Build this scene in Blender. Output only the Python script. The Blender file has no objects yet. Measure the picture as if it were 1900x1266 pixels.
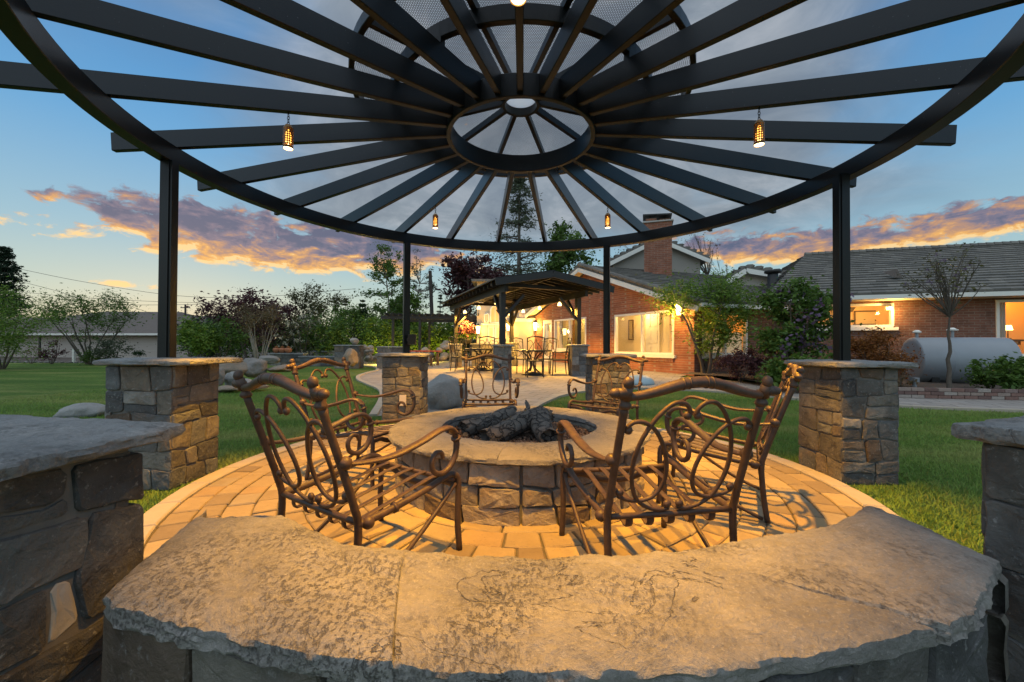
import bpy, bmesh, math, random
import numpy as np
from mathutils import Vector, Matrix, noise
random.seed(7); np.random.seed(7)
S = bpy.context.scene
COL = S.collection
PI = math.pi
R = math.radians

# ------------------------------------------------------------------ camera
CAMH = 0.988
PITCH, ROLL = 0.0115, 0.0050
FPX = 744.63                                   # focal length in pixels of the 1900 px wide photograph
cam_d = bpy.data.cameras.new('camera')
cam_d.sensor_width = 36.0
cam_d.lens = FPX / 1900 * 36
cam_d.clip_start = 0.05
cam_d.clip_end = 2000
cam = bpy.data.objects.new('camera', cam_d)
COL.objects.link(cam)
cam.location = (0, 0, CAMH)
cam.rotation_euler = (Matrix.Rotation(PI / 2 + PITCH, 4, 'X') @ Matrix.Rotation(ROLL, 4, 'Z')).to_euler()
S.camera = cam

# ------------------------------------------------------------------ exposure, sky, soft dusk light
S.view_settings.view_transform = 'Standard'
S.view_settings.look = 'None'
S.view_settings.exposure = 0.0
S.view_settings.gamma = 1.0
S.view_settings.use_curve_mapping = False
S.cycles.max_bounces = 6
S.cycles.diffuse_bounces = 3
S.cycles.glossy_bounces = 3
S.cycles.transparent_max_bounces = 12
S.cycles.sample_clamp_indirect = 4.0
S.cycles.use_denoising = True

SUN_EL, SUN_AZ = R(60), R(200)                 # added soft fill standing in for dusk sky glow, high behind the camera
sd = bpy.data.lights.new('sun', 'SUN')
sd.energy = 1.3
sd.angle = R(110)
sd.color = (0.93, 0.97, 1.0)
so = bpy.data.objects.new('sun', sd)
COL.objects.link(so)
v = Vector((math.sin(SUN_AZ) * math.cos(SUN_EL), math.cos(SUN_AZ) * math.cos(SUN_EL), math.sin(SUN_EL)))
so.rotation_euler = (-v).to_track_quat('-Z', 'Y').to_euler()


def build_world():
    w = bpy.data.worlds.new('World')
    S.world = w
    w.use_nodes = True
    nt = w.node_tree
    nt.nodes.clear()
    N, L = nt.nodes.new, nt.links.new

    def math_(op, a, b=None, c=None, clamp=False):
        n = N('ShaderNodeMath')
        n.operation = op
        n.use_clamp = clamp
        for i, x in enumerate((a, b, c)):
            if x is None:
                continue
            if isinstance(x, (int, float)):
                n.inputs[i].default_value = x
            else:
                L(x, n.inputs[i])
        return n.outputs[0]

    def ramp(fac, stops, interp='LINEAR'):
        n = N('ShaderNodeValToRGB')
        n.color_ramp.interpolation = interp
        e = n.color_ramp.elements
        while len(e) < len(stops):
            e.new(0.5)
        for k, (p, c) in enumerate(stops):
            e[k].position = p
            e[k].color = (*c, 1) if len(c) == 3 else c
        L(fac, n.inputs[0])
        return n.outputs[0]

    def mix(f, a, b):
        n = N('ShaderNodeMix')
        n.data_type = 'RGBA'
        if isinstance(f, float):
            n.inputs[0].default_value = f
        else:
            L(f, n.inputs[0])
        for s, x in ((6, a), (7, b)):
            if isinstance(x, tuple):
                n.inputs[s].default_value = (*x, 1)
            else:
                L(x, n.inputs[s])
        return n.outputs[2]

    def smooth(x, a, b):
        n = N('ShaderNodeMapRange')
        n.interpolation_type = 'SMOOTHSTEP'
        L(x, n.inputs[0])
        n.inputs[1].default_value = a
        n.inputs[2].default_value = b
        return n.outputs[0]

    def noise_(vec, scale, detail, rough=0.55, dist=0.0):
        n = N('ShaderNodeTexNoise')
        n.inputs['Scale'].default_value = scale
        n.inputs['Detail'].default_value = detail
        n.inputs['Roughness'].default_value = rough
        n.inputs['Distortion'].default_value = dist
        L(vec, n.inputs['Vector'])
        return n.outputs[0]

    tc = N('ShaderNodeTexCoord')
    sx = N('ShaderNodeSeparateXYZ')
    L(tc.outputs['Generated'], sx.inputs[0])
    x, y, z = sx.outputs
    el = math_('MULTIPLY', math_('ARCSINE', z), 180 / PI)          # degrees above the horizon
    az = math_('MULTIPLY', math_('ARCTAN2', x, y), 180 / PI)       # degrees from the camera's forward axis
    t = math_('DIVIDE', math_('ADD', el, 10.0), 100.0, clamp=True)
    # clear dusk sky: pale straw at the horizon, pale blue, deep blue overhead
    clear = ramp(t, [(0.0, (0.42, 0.42, 0.30)), (0.10, (0.60, 0.61, 0.40)), (0.155, (0.50, 0.62, 0.55)),
                     (0.22, (0.31, 0.52, 0.64)), (0.32, (0.145, 0.39, 0.68)), (0.42, (0.07, 0.275, 0.60)),
                     (0.56, (0.12, 0.28, 0.48)), (0.74, (0.33, 0.41, 0.50)), (1.0, (0.44, 0.48, 0.53))])
    # high grey veil
    cv = N('ShaderNodeCombineXYZ')
    zz = math_('ADD', math_('ABSOLUTE', z), 0.22)
    L(math_('DIVIDE', x, zz), cv.inputs[0])
    L(math_('DIVIDE', y, zz), cv.inputs[1])
    veil_n = noise_(cv.outputs[0], 1.1, 6, 0.55, 0.6)
    veil_d = noise_(cv.outputs[0], 3.2, 8, 0.6, 0.8)
    # the veil hangs over the middle of the view: thinner away from the forward axis, thicker overhead
    side = smooth(math_('ABSOLUTE', math_('ADD', az, -6.0)), 54.0, 26.0)
    over = smooth(el, 22.0, 40.0)
    low = smooth(el, 10.0, 17.0)
    amount = math_('MULTIPLY', low, math_('MAXIMUM', side, math_('MULTIPLY', over, 0.75)))
    veil = math_('MULTIPLY', amount, smooth(math_('ADD', veil_n, math_('MULTIPLY', amount, 0.32)), 0.42, 0.74))
    veil_c = ramp(veil_d, [(0.30, (0.175, 0.205, 0.25)), (0.52, (0.27, 0.305, 0.345)), (0.72, (0.44, 0.465, 0.50))])
    veil_c = mix(smooth(el, 42.0, 66.0), veil_c, (0.46, 0.495, 0.535))
    skyc = mix(math_('MULTIPLY', veil, 0.92), clear, veil_c)
    # sunset cumulus bank, flat and long, from about 7 to 17 degrees
    cu = N('ShaderNodeCombineXYZ')
    L(math_('MULTIPLY', az, 0.060), cu.inputs[0])
    L(math_('MULTIPLY', el, 0.185), cu.inputs[1])
    cu.inputs[2].default_value = 3.7
    big = noise_(cu.outputs[0], 0.85, 3, 0.5, 0.2)
    det = noise_(cu.outputs[0], 3.4, 9, 0.62, 0.35)
    cu3 = N('ShaderNodeCombineXYZ')
    L(math_('MULTIPLY', az, 0.16), cu3.inputs[0])
    L(math_('MULTIPLY', el, 0.30), cu3.inputs[1])
    cu3.inputs[2].default_value = 1.3
    fine = noise_(cu3.outputs[0], 2.3, 8, 0.6, 0.5)
    dens = math_('ADD', math_('ADD', math_('MULTIPLY', big, 0.40), math_('MULTIPLY', det, 0.36)), math_('MULTIPLY', math_('SUBTRACT', fine, 0.5), 0.62))
    dens = math_('ADD', dens, 0.12)

    def blob(a0, e0, wa, we, k):
        da = math_('DIVIDE', math_('SUBTRACT', az, a0), wa)
        de = math_('DIVIDE', math_('SUBTRACT', el, e0), we)
        d2 = math_('ADD', math_('MULTIPLY', da, da), math_('MULTIPLY', de, de))
        return math_('MULTIPLY', math_('POWER', 2.718, math_('MULTIPLY', d2, -1.0)), k)

    bank = None
    for b in ((-27, 13.2, 13, 3.0, .36), (-42, 13.8, 9, 2.0, .26), (-31, 10.4, 12, 1.6, .26), (-17, 11.5, 5, 2.6, .22),
              (-8, 12.5, 8, 2.2, .20), (24, 12.0, 8, 2.6, .22), (37, 11.4, 10, 2.4, .34), (51, 11.6, 8, 2.0, .30), (-44, 6.0, 5, 0.5, .20),
              (66, 11.0, 9, 3.0, .26), (88, 12.5, 16, 3.2, .26), (-64, 12.0, 8, 3.0, .22), (-92, 12.5, 18, 3.2, .26),
              (125, 12.0, 20, 3.2, .24), (-130, 12.0, 22, 3.2, .24), (175, 12.5, 25, 3.2, .24)):
        g = blob(*b)
        bank = g if bank is None else math_('ADD', bank, g)
    cover = math_('ADD', dens, bank)
    mask = smooth(cover, 0.66, 0.76)
    core = smooth(cover, 0.70, 0.95)
    # undersides catch the sun: brighter where the detail noise thins and lower in the bank
    lowlit = smooth(el, 14.2, 9.4)
    glow = math_('ADD', math_('MULTIPLY', math_('SUBTRACT', 1.0, core), 0.50), math_('MULTIPLY', lowlit, 0.60))
    cu2 = N('ShaderNodeVectorMath')
    cu2.operation = 'ADD'
    L(cu.outputs[0], cu2.inputs[0])
    cu2.inputs[1].default_value = (0.03, -0.10, 0.0)
    det2 = noise_(cu2.outputs[0], 3.4, 9, 0.62, 0.35)
    cu4 = N('ShaderNodeVectorMath')
    cu4.operation = 'ADD'
    L(cu3.outputs[0], cu4.inputs[0])
    cu4.inputs[1].default_value = (0.05, -0.12, 0.0)
    fine2 = noise_(cu4.outputs[0], 2.3, 8, 0.6, 0.5)
    edge = math_('ADD', math_('MULTIPLY', math_('SUBTRACT', det, det2), 1.6), math_('MULTIPLY', math_('SUBTRACT', fine, fine2), 2.0))
    glow = math_('ADD', math_('SUBTRACT', glow, math_('MULTIPLY', smooth(el, 10.5, 14.0), 0.20)), edge)
    ccol = ramp(glow, [(0.05, (0.10, 0.115, 0.20)), (0.36, (0.22, 0.18, 0.25)), (0.62, (0.52, 0.28, 0.17)),
                       (0.88, (0.90, 0.45, 0.11)), (1.0, (1.0, 0.68, 0.30))])
    skyc = mix(math_('MULTIPLY', mask, 0.94), skyc, ccol)
    # dim physical sky glow underneath everything
    ns = N('ShaderNodeTexSky')
    ns.sky_type = 'NISHITA'
    ns.sun_disc = False
    ns.sun_elevation = R(2)
    ns.sun_rotation = R(-40)
    add = N('ShaderNodeMix')
    add.data_type = 'RGBA'
    add.blend_type = 'ADD'
    add.inputs[0].default_value = 0.01
    L(skyc, add.inputs[6])
    L(ns.outputs[0], add.inputs[7])
    bg = N('ShaderNodeBackground')
    bg.inputs[1].default_value = 1.0
    L(add.outputs[2], bg.inputs[0])
    out = N('ShaderNodeOutputWorld')
    L(bg.outputs[0], out.inputs[0])


build_world()

# ------------------------------------------------------------------ helpers
_CT = math.cos(PITCH), math.sin(PITCH)
_CR = math.cos(ROLL), math.sin(ROLL)


def ray(px, py):
    dx, dy = px - 950, 633 - py
    u = dx * _CR[0] - dy * _CR[1]
    w = dx * _CR[1] + dy * _CR[0]
    return u, FPX * _CT[0] - w * _CT[1], FPX * _CT[1] + w * _CT[0]


def at(px, py, d):
    """the point seen at a pixel of the photograph, d metres in front of the camera"""
    X, Y, Z = ray(px, py)
    return Vector((X / Y * d, d, CAMH + Z / Y * d))


def sstep(t):
    t = np.clip(t, 0, 1)
    return t * t * (3 - 2 * t)


def gz(x, y):
    """height of the ground: flat round the fire pit, rising gently towards the house"""
    return 0.02 * np.clip(np.asarray(y, float) - 6.0, 0, 14) * sstep((np.asarray(x, float) + 5.0) / 4.5)


def gp(px, py):
    """the point of the ground seen at a pixel"""
    X, Y, Z = ray(px, py)
    z = 0.0
    for _ in range(30):
        t = (z - CAMH) / Z
        z = float(gz(X * t, Y * t))
    return Vector((X * t, Y * t, z))


class MB:
    """collects vertices and faces and links them as ONE mesh object"""

    def __init__(s):
        s.v, s.f = [], []

    def add(s, vs, fs):
        b = len(s.v)
        s.v += [tuple(p) for p in vs]
        s.f += [tuple(i + b for i in f) for f in fs]
        return s

    def box(s, c, size, rz=0.0, M=None):
        hx, hy, hz = size[0] / 2, size[1] / 2, size[2] / 2
        c = Vector(c)
        M = M or Matrix.Rotation(rz, 3, 'Z')
        P = [c + M @ Vector((a * hx, b * hy, e * hz)) for e in (-1, 1) for a, b in ((-1, -1), (1, -1), (1, 1), (-1, 1))]
        return s.add(P, [(3, 2, 1, 0), (4, 5, 6, 7), (0, 1, 5, 4), (1, 2, 6, 5), (2, 3, 7, 6), (3, 0, 4, 7)])

    def beam(s, a, b, w, h, up=(0, 0, 1)):
        a, b = Vector(a), Vector(b)
        d = b - a
        y = d.normalized()
        x = y.cross(Vector(up)).normalized()
        z = x.cross(y)
        M = Matrix((x, y, z)).transposed()
        return s.box((a + b) / 2, (w, d.length, h), M=M)

    def tube(s, pts, rad, n=8, cap=True, flat=None):
        """round bar along pts; flat=(width factor, height factor) makes it a strap"""
        pts = [Vector(p) for p in pts]
        m = len(pts)
        rads = rad if isinstance(rad, (list, tuple)) else [rad] * m
        vs, fs = [], []
        t0 = (pts[1] - pts[0]).normalized()
        ref = Vector((0, 0, 1)) if abs(t0.z) < 0.9 else Vector((1, 0, 0))
        nx = t0.cross(ref).normalized()
        for i, p in enumerate(pts):
            t = (pts[min(i + 1, m - 1)] - pts[max(i - 1, 0)])
            if t.length < 1e-9:
                t = t0
            t = t.normalized()
            nx = (nx - t * nx.dot(t)).normalized()
            ny = t.cross(nx)
            for k in range(n):
                a = 2 * PI * k / n
                cx, cy = math.cos(a), math.sin(a)
                if flat:
                    cx, cy = cx * flat[0], cy * flat[1]
                vs.append(p + (nx * cx + ny * cy) * rads[i])
        for i in range(m - 1):
            for k in range(n):
                fs.append((i * n + k, i * n + (k + 1) % n, (i + 1) * n + (k + 1) % n, (i + 1) * n + k))
        if cap:
            fs.append(tuple(range(n - 1, -1, -1)))
            fs.append(tuple((m - 1) * n + k for k in range(n)))
        return s.add(vs, fs)

    def lathe(s, prof, c=(0, 0, 0), n=16, M=None):
        c = Vector(c)
        vs, fs = [], []
        for r, z in prof:
            for k in range(n):
                p = Vector((r * math.cos(2 * PI * k / n), r * math.sin(2 * PI * k / n), z))
                vs.append(c + (M @ p if M else p))
        m = len(prof)
        for i in range(m - 1):
            for k in range(n):
                fs.append((i * n + k, i * n + (k + 1) % n, (i + 1) * n + (k + 1) % n, (i + 1) * n + k))
        fs.append(tuple(range(n - 1, -1, -1)))
        fs.append(tuple((m - 1) * n + k for k in range(n)))
        return s.add(vs, fs)

    def prism(s, poly, z0, z1):
        n = len(poly)
        z0 = z0 if callable(z0) else (lambda x, y, q=z0: q)
        z1 = z1 if callable(z1) else (lambda x, y, q=z1: q)
        vs = [(x, y, z0(x, y)) for x, y in poly] + [(x, y, z1(x, y)) for x, y in poly]
        fs = [tuple(range(n - 1, -1, -1)), tuple(range(n, 2 * n))]
        fs += [(i, (i + 1) % n, n + (i + 1) % n, n + i) for i in range(n)]
        return s.add(vs, fs)

    def ball(s, c, r, sub=1, sq=(1, 1, 1)):
        bm = bmesh.new()
        bmesh.ops.create_icosphere(bm, subdivisions=sub, radius=1)
        s.add([(c[0] + v.co.x * r * sq[0], c[1] + v.co.y * r * sq[1], c[2] + v.co.z * r * sq[2]) for v in bm.verts],
              [[v.index for v in f.verts] for f in bm.faces])
        bm.free()
        return s

    def build(s, name, m, parent=None, smooth=False, kind=None, label=None):
        off = root_loc(parent)
        me = bpy.data.meshes.new(name)
        if off.length > 0:
            vs = [(p[0] - off.x, p[1] - off.y, p[2] - off.z) for p in s.v]
        else:
            vs = s.v
        me.from_pydata(vs, [], s.f)
        me.materials.append(m)
        if smooth:
            me.shade_smooth()
        o = bpy.data.objects.new(name, me)
        COL.objects.link(o)
        o.parent = parent
        if kind:
            o['kind'] = kind
        if label:
            o['label'] = label
        return o


def root_loc(o):
    v = Vector((0, 0, 0))
    while o is not None:
        v += o.location
        o = o.parent
    return v


def smooth_by_angle(o, deg=40):
    """shade smooth with sharp edges kept"""
    me = o.data
    bm = bmesh.new()
    bm.from_mesh(me)
    for f in bm.faces:
        f.smooth = True
    for e in bm.edges:
        e.smooth = len(e.link_faces) == 2 and e.calc_face_angle(0) < R(deg)
    bm.to_mesh(me)
    bm.free()
    return o


def tag(o, label, cat, group=None, kind=None):
    if label:
        o['label'] = label
    if cat:
        o['category'] = cat
    if group:
        o['group'] = group
    if kind:
        o['kind'] = kind
    return o


def thing(name, label, cat, loc=(0, 0, 0), group=None):
    o = bpy.data.objects.new(name, None)
    COL.objects.link(o)
    o.location = loc
    o.empty_display_size = 0.1
    return tag(o, label, cat, group)


def copy_tree(o, parent=None):
    c = o.copy()
    COL.objects.link(c)
    c.parent = parent
    for ch in list(o.children):
        copy_tree(ch, c)
    return c


def spline(pts, n=8):
    """Catmull-Rom through pts, n steps per span"""
    P = [Vector(p) for p in pts]
    P = [P[0] * 2 - P[1]] + P + [P[-1] * 2 - P[-2]]
    out = []
    for i in range(1, len(P) - 2):
        a, b, c, d = P[i - 1], P[i], P[i + 1], P[i + 2]
        for k in range(n):
            t = k / n
            out.append(0.5 * ((2 * b) + (c - a) * t + (2 * a - 5 * b + 4 * c - d) * t * t + (3 * b - a - 3 * c + d) * t ** 3))
    out.append(P[-2].copy())
    return out


def np_mesh(name, verts, faces, m, parent=None, kind=None, quads=False):
    me = bpy.data.meshes.new(name)
    verts = np.asarray(verts, np.float32) - np.array(root_loc(parent), np.float32)
    faces = np.asarray(faces, np.int32)
    n, k = faces.shape
    me.vertices.add(len(verts))
    me.vertices.foreach_set('co', verts.ravel())
    me.loops.add(n * k)
    me.loops.foreach_set('vertex_index', faces.ravel())
    me.polygons.add(n)
    me.polygons.foreach_set('loop_start', np.arange(0, n * k, k, dtype=np.int32))
    me.polygons.foreach_set('loop_total', np.full(n, k, np.int32))
    me.update(calc_edges=True)
    me.validate()
    me.materials.append(m)
    o = bpy.data.objects.new(name, me)
    COL.objects.link(o)
    o.parent = parent
    if kind:
        o['kind'] = kind
    return o
# ------------------------------------------------------------------ materials
class NT:
    def __init__(s, name):
        s.m = bpy.data.materials.new(name)
        s.m.use_nodes = True
        s.t = s.m.node_tree
        s.b = s.t.nodes['Principled BSDF']
        s.out = s.t.nodes['Material Output']
        s.co = s.t.nodes.new('ShaderNodeTexCoord').outputs['Object']

    def n(s, typ, **kw):
        x = s.t.nodes.new(typ)
        for k, v in kw.items():
            setattr(x, k, v)
        return x

    def l(s, a, b):
        s.t.links.new(a, b)

    def val(s, sock, x):
        if isinstance(x, (int, float)):
            sock.default_value = x
        elif isinstance(x, tuple):
            sock.default_value = (*x, 1) if len(x) == 3 and len(sock.default_value) == 4 else x
        else:
            s.l(x, sock)

    def math(s, op, a, b=0.0, clamp=False):
        x = s.n('ShaderNodeMath', operation=op, use_clamp=clamp)
        s.val(x.inputs[0], a)
        s.val(x.inputs[1], b)
        return x.outputs[0]

    def noise(s, scale, detail=5, rough=0.6, vec=None, dist=0.0):
        x = s.n('ShaderNodeTexNoise')
        x.inputs['Scale'].default_value = scale
        x.inputs['Detail'].default_value = detail
        x.inputs['Roughness'].default_value = rough
        x.inputs['Distortion'].default_value = dist
        s.l(vec if vec is not None else s.co, x.inputs['Vector'])
        return x.outputs[0]

    def voro(s, scale, feature='F1', vec=None, out=0):
        x = s.n('ShaderNodeTexVoronoi', feature=feature)
        x.inputs['Scale'].default_value = scale
        s.l(vec if vec is not None else s.co, x.inputs['Vector'])
        return x.outputs[out]

    def mapping(s, scale=(1, 1, 1), loc=(0, 0, 0), vec=None, rot=(0, 0, 0)):
        x = s.n('ShaderNodeMapping')
        x.inputs['Scale'].default_value = scale
        x.inputs['Location'].default_value = loc
        x.inputs['Rotation'].default_value = rot
        s.l(vec if vec is not None else s.co, x.inputs['Vector'])
        return x.outputs[0]

    def ramp(s, fac, stops, interp='LINEAR'):
        x = s.n('ShaderNodeValToRGB')
        x.color_ramp.interpolation = interp
        e = x.color_ramp.elements
        while len(e) < len(stops):
            e.new(0.5)
        for k, (p, c) in enumerate(stops):
            e[k].position = p
            if isinstance(c, (int, float)):
                c = (c, c, c)
            e[k].color = (*c, 1)
        s.l(fac, x.inputs[0])
        return x.outputs[0]

    def mix(s, f, a, b, mode='MIX'):
        x = s.n('ShaderNodeMix', data_type='RGBA', blend_type=mode)
        s.val(x.inputs[0], f)
        s.val(x.inputs[6], a)
        s.val(x.inputs[7], b)
        return x.outputs[2]

    def rnd(s):
        return s.n('ShaderNodeObjectInfo').outputs['Random']

    def island(s):
        return s.n('ShaderNodeNewGeometry').outputs['Random Per Island']

    def shift(s):
        """object coordinates moved by a per-object offset, so neighbours do not repeat"""
        x = s.n('ShaderNodeVectorMath', operation='ADD')
        y = s.n('ShaderNodeVectorMath', operation='SCALE')
        c = s.n('ShaderNodeCombineXYZ')
        r = s.rnd()
        s.l(r, c.inputs[0])
        s.l(s.math('FRACT', s.math('MULTIPLY', r, 7.13)), c.inputs[1])
        s.l(s.math('FRACT', s.math('MULTIPLY', r, 23.7)), c.inputs[2])
        s.l(c.outputs[0], y.inputs[0])
        y.inputs['Scale'].default_value = 40
        s.l(s.co, x.inputs[0])
        s.l(y.outputs[0], x.inputs[1])
        return x.outputs[0]

    def bump(s, h, strength=0.5, dist=0.01):
        x = s.n('ShaderNodeBump')
        x.inputs['Strength'].default_value = strength
        x.inputs['Distance'].default_value = dist
        s.l(h, x.inputs['Height'])
        s.l(x.outputs[0], s.b.inputs['Normal'])
        return x

    def set(s, col=None, rough=None, metal=None, spec=None):
        if col is not None:
            s.val(s.b.inputs['Base Color'], col)
        if rough is not None:
            s.val(s.b.inputs['Roughness'], rough)
        if metal is not None:
            s.val(s.b.inputs['Metallic'], metal)
        if spec is not None:
            s.b.inputs['Specular IOR Level'].default_value = spec
        return s.m


MAT = {}


def plain(name, col, rough=0.6, metal=0.0, var=0.25, scale=6.0, bump=0.0, bscale=60, spec=None, bd=0.004):
    k = NT(name)
    n = k.noise(scale, 6, 0.6)
    c = k.mix(k.math('MULTIPLY', n, 1.0), tuple(x * (1 - var) for x in col), tuple(min(1, x * (1 + var)) for x in col))
    if bump:
        k.bump(k.noise(bscale, 7, 0.68), bump, bd)
    r = k.math('ADD', k.math('MULTIPLY', k.noise(scale * 2.3, 4), 0.2), rough - 0.1)
    MAT[name] = k.set(c, r, metal, spec)
    return MAT[name]


def mat_stone(name, palette, rough=0.82, fleck=0.5):
    """split quarry stone: one tone per stone, mottled, with pale flecks and rust"""
    k = NT(name)
    v = k.shift()
    r = k.rnd()
    base = k.ramp(r, palette, 'CONSTANT')
    m1 = k.noise(5.5, 7, 0.66, v, 0.6)
    c = k.mix(k.ramp(m1, [(0.30, 0.0), (0.70, 1.0)]), k.mix(1.0, base, (0.52, 0.50, 0.49), 'MULTIPLY'), k.mix(1.0, base, (1.35, 1.32, 1.27), 'MULTIPLY'))
    lay = k.noise(8, 7, 0.66, k.mapping((1, 1, 1.7), vec=v, rot=(.4, .3, .2)), 0.9)
    c = k.mix(k.ramp(lay, [(0.56, 0.0), (0.66, 0.55)]), c, k.mix(1.0, base, (0.45, 0.40, 0.36), 'MULTIPLY'))
    fl = k.noise(46, 5, 0.7, v)
    c = k.mix(k.ramp(fl, [(0.58, 0.0), (0.70, fleck)]), c, (0.34, 0.35, 0.35))
    rust = k.noise(3.1, 4, 0.6, k.mapping(loc=(9, 3, 5), vec=v))
    c = k.mix(k.ramp(rust, [(0.60, 0.0), (0.74, 0.5)]), c, (0.15, 0.085, 0.045))
    h = k.math('ADD', k.math('MULTIPLY', k.noise(14, 8, 0.68, v, 0.4), 0.7), k.math('MULTIPLY', lay, 0.3))
    h = k.math('ADD', h, k.math('MULTIPLY', k.noise(90, 3, 0.6, v), 0.10))
    k.bump(h, 1.0, 0.026)
    MAT[name] = k.set(c, rough, 0.0, 0.35)


mat_stone('wall_stone', [(0.0, (.105, .105, .104)), (0.16, (.15, .15, .145)), (0.32, (.07, .074, .08)), (0.46, (.165, .158, .142)),
                         (0.60, (.11, .12, .13)), (0.76, (.135, .118, .10)), (0.86, (.21, .21, .205)), (0.95, (.115, .09, .072))])
mat_stone('wall_stone_grey', [(0.0, (.10, .102, .104)), (0.25, (.075, .079, .084)), (0.45, (.13, .132, .132)), (0.65, (.095, .101, .108)), (0.85, (.115, .115, .11))], fleck=0.6)
mat_stone('pit_stone', [(0.0, (.24, .215, .18)), (0.2, (.19, .17, .145)), (0.4, (.28, .245, .20)), (0.58, (.15, .115, .08)),
                        (0.74, (.21, .195, .175)), (0.88, (.30, .265, .21))], fleck=0.35)


def mat_slab(name, c0, c1, c2, pit=0.5, scale=1.0, fleck=0.3):
    """flagstone capping: cleft, pitted in patches, hairline cracks, pale mineral flecks"""
    k = NT(name)
    v = k.shift()
    m = k.noise(2.0 * scale, 9, 0.70, v, 0.5)
    c = k.ramp(m, [(0.30, c0), (0.50, c1), (0.70, c2)])
    m2 = k.noise(48 * scale, 7, 0.72, v, 0.3)
    c = k.mix(k.ramp(m2, [(0.30, 0.5), (0.50, 0.0)]), c, tuple(x * 0.5 for x in c0))
    big = k.noise(2.6 * scale, 5, 0.62, k.mapping(loc=(4, 8, 1), vec=v), 0.6)
    patch = k.ramp(big, [(0.46, 0.03), (0.60, 1.0)])
    spots = k.noise(95 * scale, 5, 0.72, k.mapping((1, 0.6, 1), vec=v))
    sp = k.math('MULTIPLY', k.ramp(spots, [(0.52, 0.0), (0.60, 1.0)]), patch)
    c = k.mix(k.math('MULTIPLY', sp, pit), c, (0.045, 0.038, 0.032))
    ck = k.noise(3.1 * scale, 6, 0.6, k.mapping((1, 1.4, 1), loc=(1, 5, 2), vec=v), 1.2)
    ckl = k.math('ABSOLUTE', k.math('SUBTRACT', ck, 0.52))
    line = k.math('MULTIPLY', k.ramp(ckl, [(0.0, 1.0), (0.006, 0.0)]), k.ramp(k.noise(1.7, 2, 0.5, k.mapping(loc=(8, 2, 6), vec=v)), [(0.52, 0.0), (0.6, 1.0)]))
    c = k.mix(k.math('MULTIPLY', line, 0.7), c, (0.06, 0.05, 0.04))
    fl = k.noise(130 * scale, 4, 0.75, k.mapping(loc=(2, 7, 3), vec=v))
    c = k.mix(k.ramp(fl, [(0.55, 0.0), (0.68, fleck)]), c, (0.58, 0.56, 0.53))
    h = k.math('ADD', k.noise(6 * scale, 10, 0.72, v, 0.7), k.math('MULTIPLY', k.noise(55 * scale, 6, 0.72, v, 0.3), 0.22))
    h = k.math('SUBTRACT', h, k.math('MULTIPLY', sp, 0.14))
    h = k.math('SUBTRACT', h, k.math('MULTIPLY', line, 0.25))
    k.bump(h, 1.0, 0.030)
    MAT[name] = k.set(c, k.math('ADD', 0.58, k.math('MULTIPLY', m2, 0.25)), 0.0, 0.4)


mat_slab('cap_stone', (.15, .146, .142), (.235, .228, .218), (.33, .318, .30), pit=0.45)
mat_slab('pillar_cap', (.155, .165, .17), (.235, .245, .25), (.31, .31, .305), pit=0.45)
mat_slab('pit_cap', (.165, .158, .15), (.205, .196, .185), (.25, .238, .222), pit=0.3, fleck=0.12)


def mat_paver():
    k = NT('paver')
    v = k.shift()
    base = k.ramp(k.rnd(), [(0.0, (.31, .24, .142)), (0.22, (.255, .198, .12)), (0.45, (.35, .275, .16)), (0.62, (.215, .168, .11)), (0.80, (.31, .225, .125)), (0.92, (.275, .228, .16))], 'CONSTANT')
    n = k.noise(9, 7, 0.65, v)
    c = k.mix(n, k.mix(1.0, base, (0.7, 0.68, 0.66), 'MULTIPLY'), k.mix(1.0, base, (1.2, 1.2, 1.18), 'MULTIPLY'))
    st = k.noise(55, 5, 0.7, v)
    c = k.mix(k.ramp(st, [(0.58, 0.0), (0.7, 0.5)]), c, (.13, .10, .075))
    k.bump(k.math('ADD', k.noise(24, 7, 0.65, v), k.math('MULTIPLY', st, 0.5)), 0.5, 0.006)
    MAT['paver'] = k.set(c, 0.8, 0, 0.3)


mat_paver()
plain('joint_sand', (.10, .085, .06), 0.95, var=0.4, scale=40, bump=0.5)
plain('mortar', (.14, .135, .125), 0.95, var=0.35, scale=20, bump=0.6, bscale=80)
plain('curb', (.36, .315, .25), 0.85, var=0.16, scale=8, bump=0.35, bscale=70)


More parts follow.
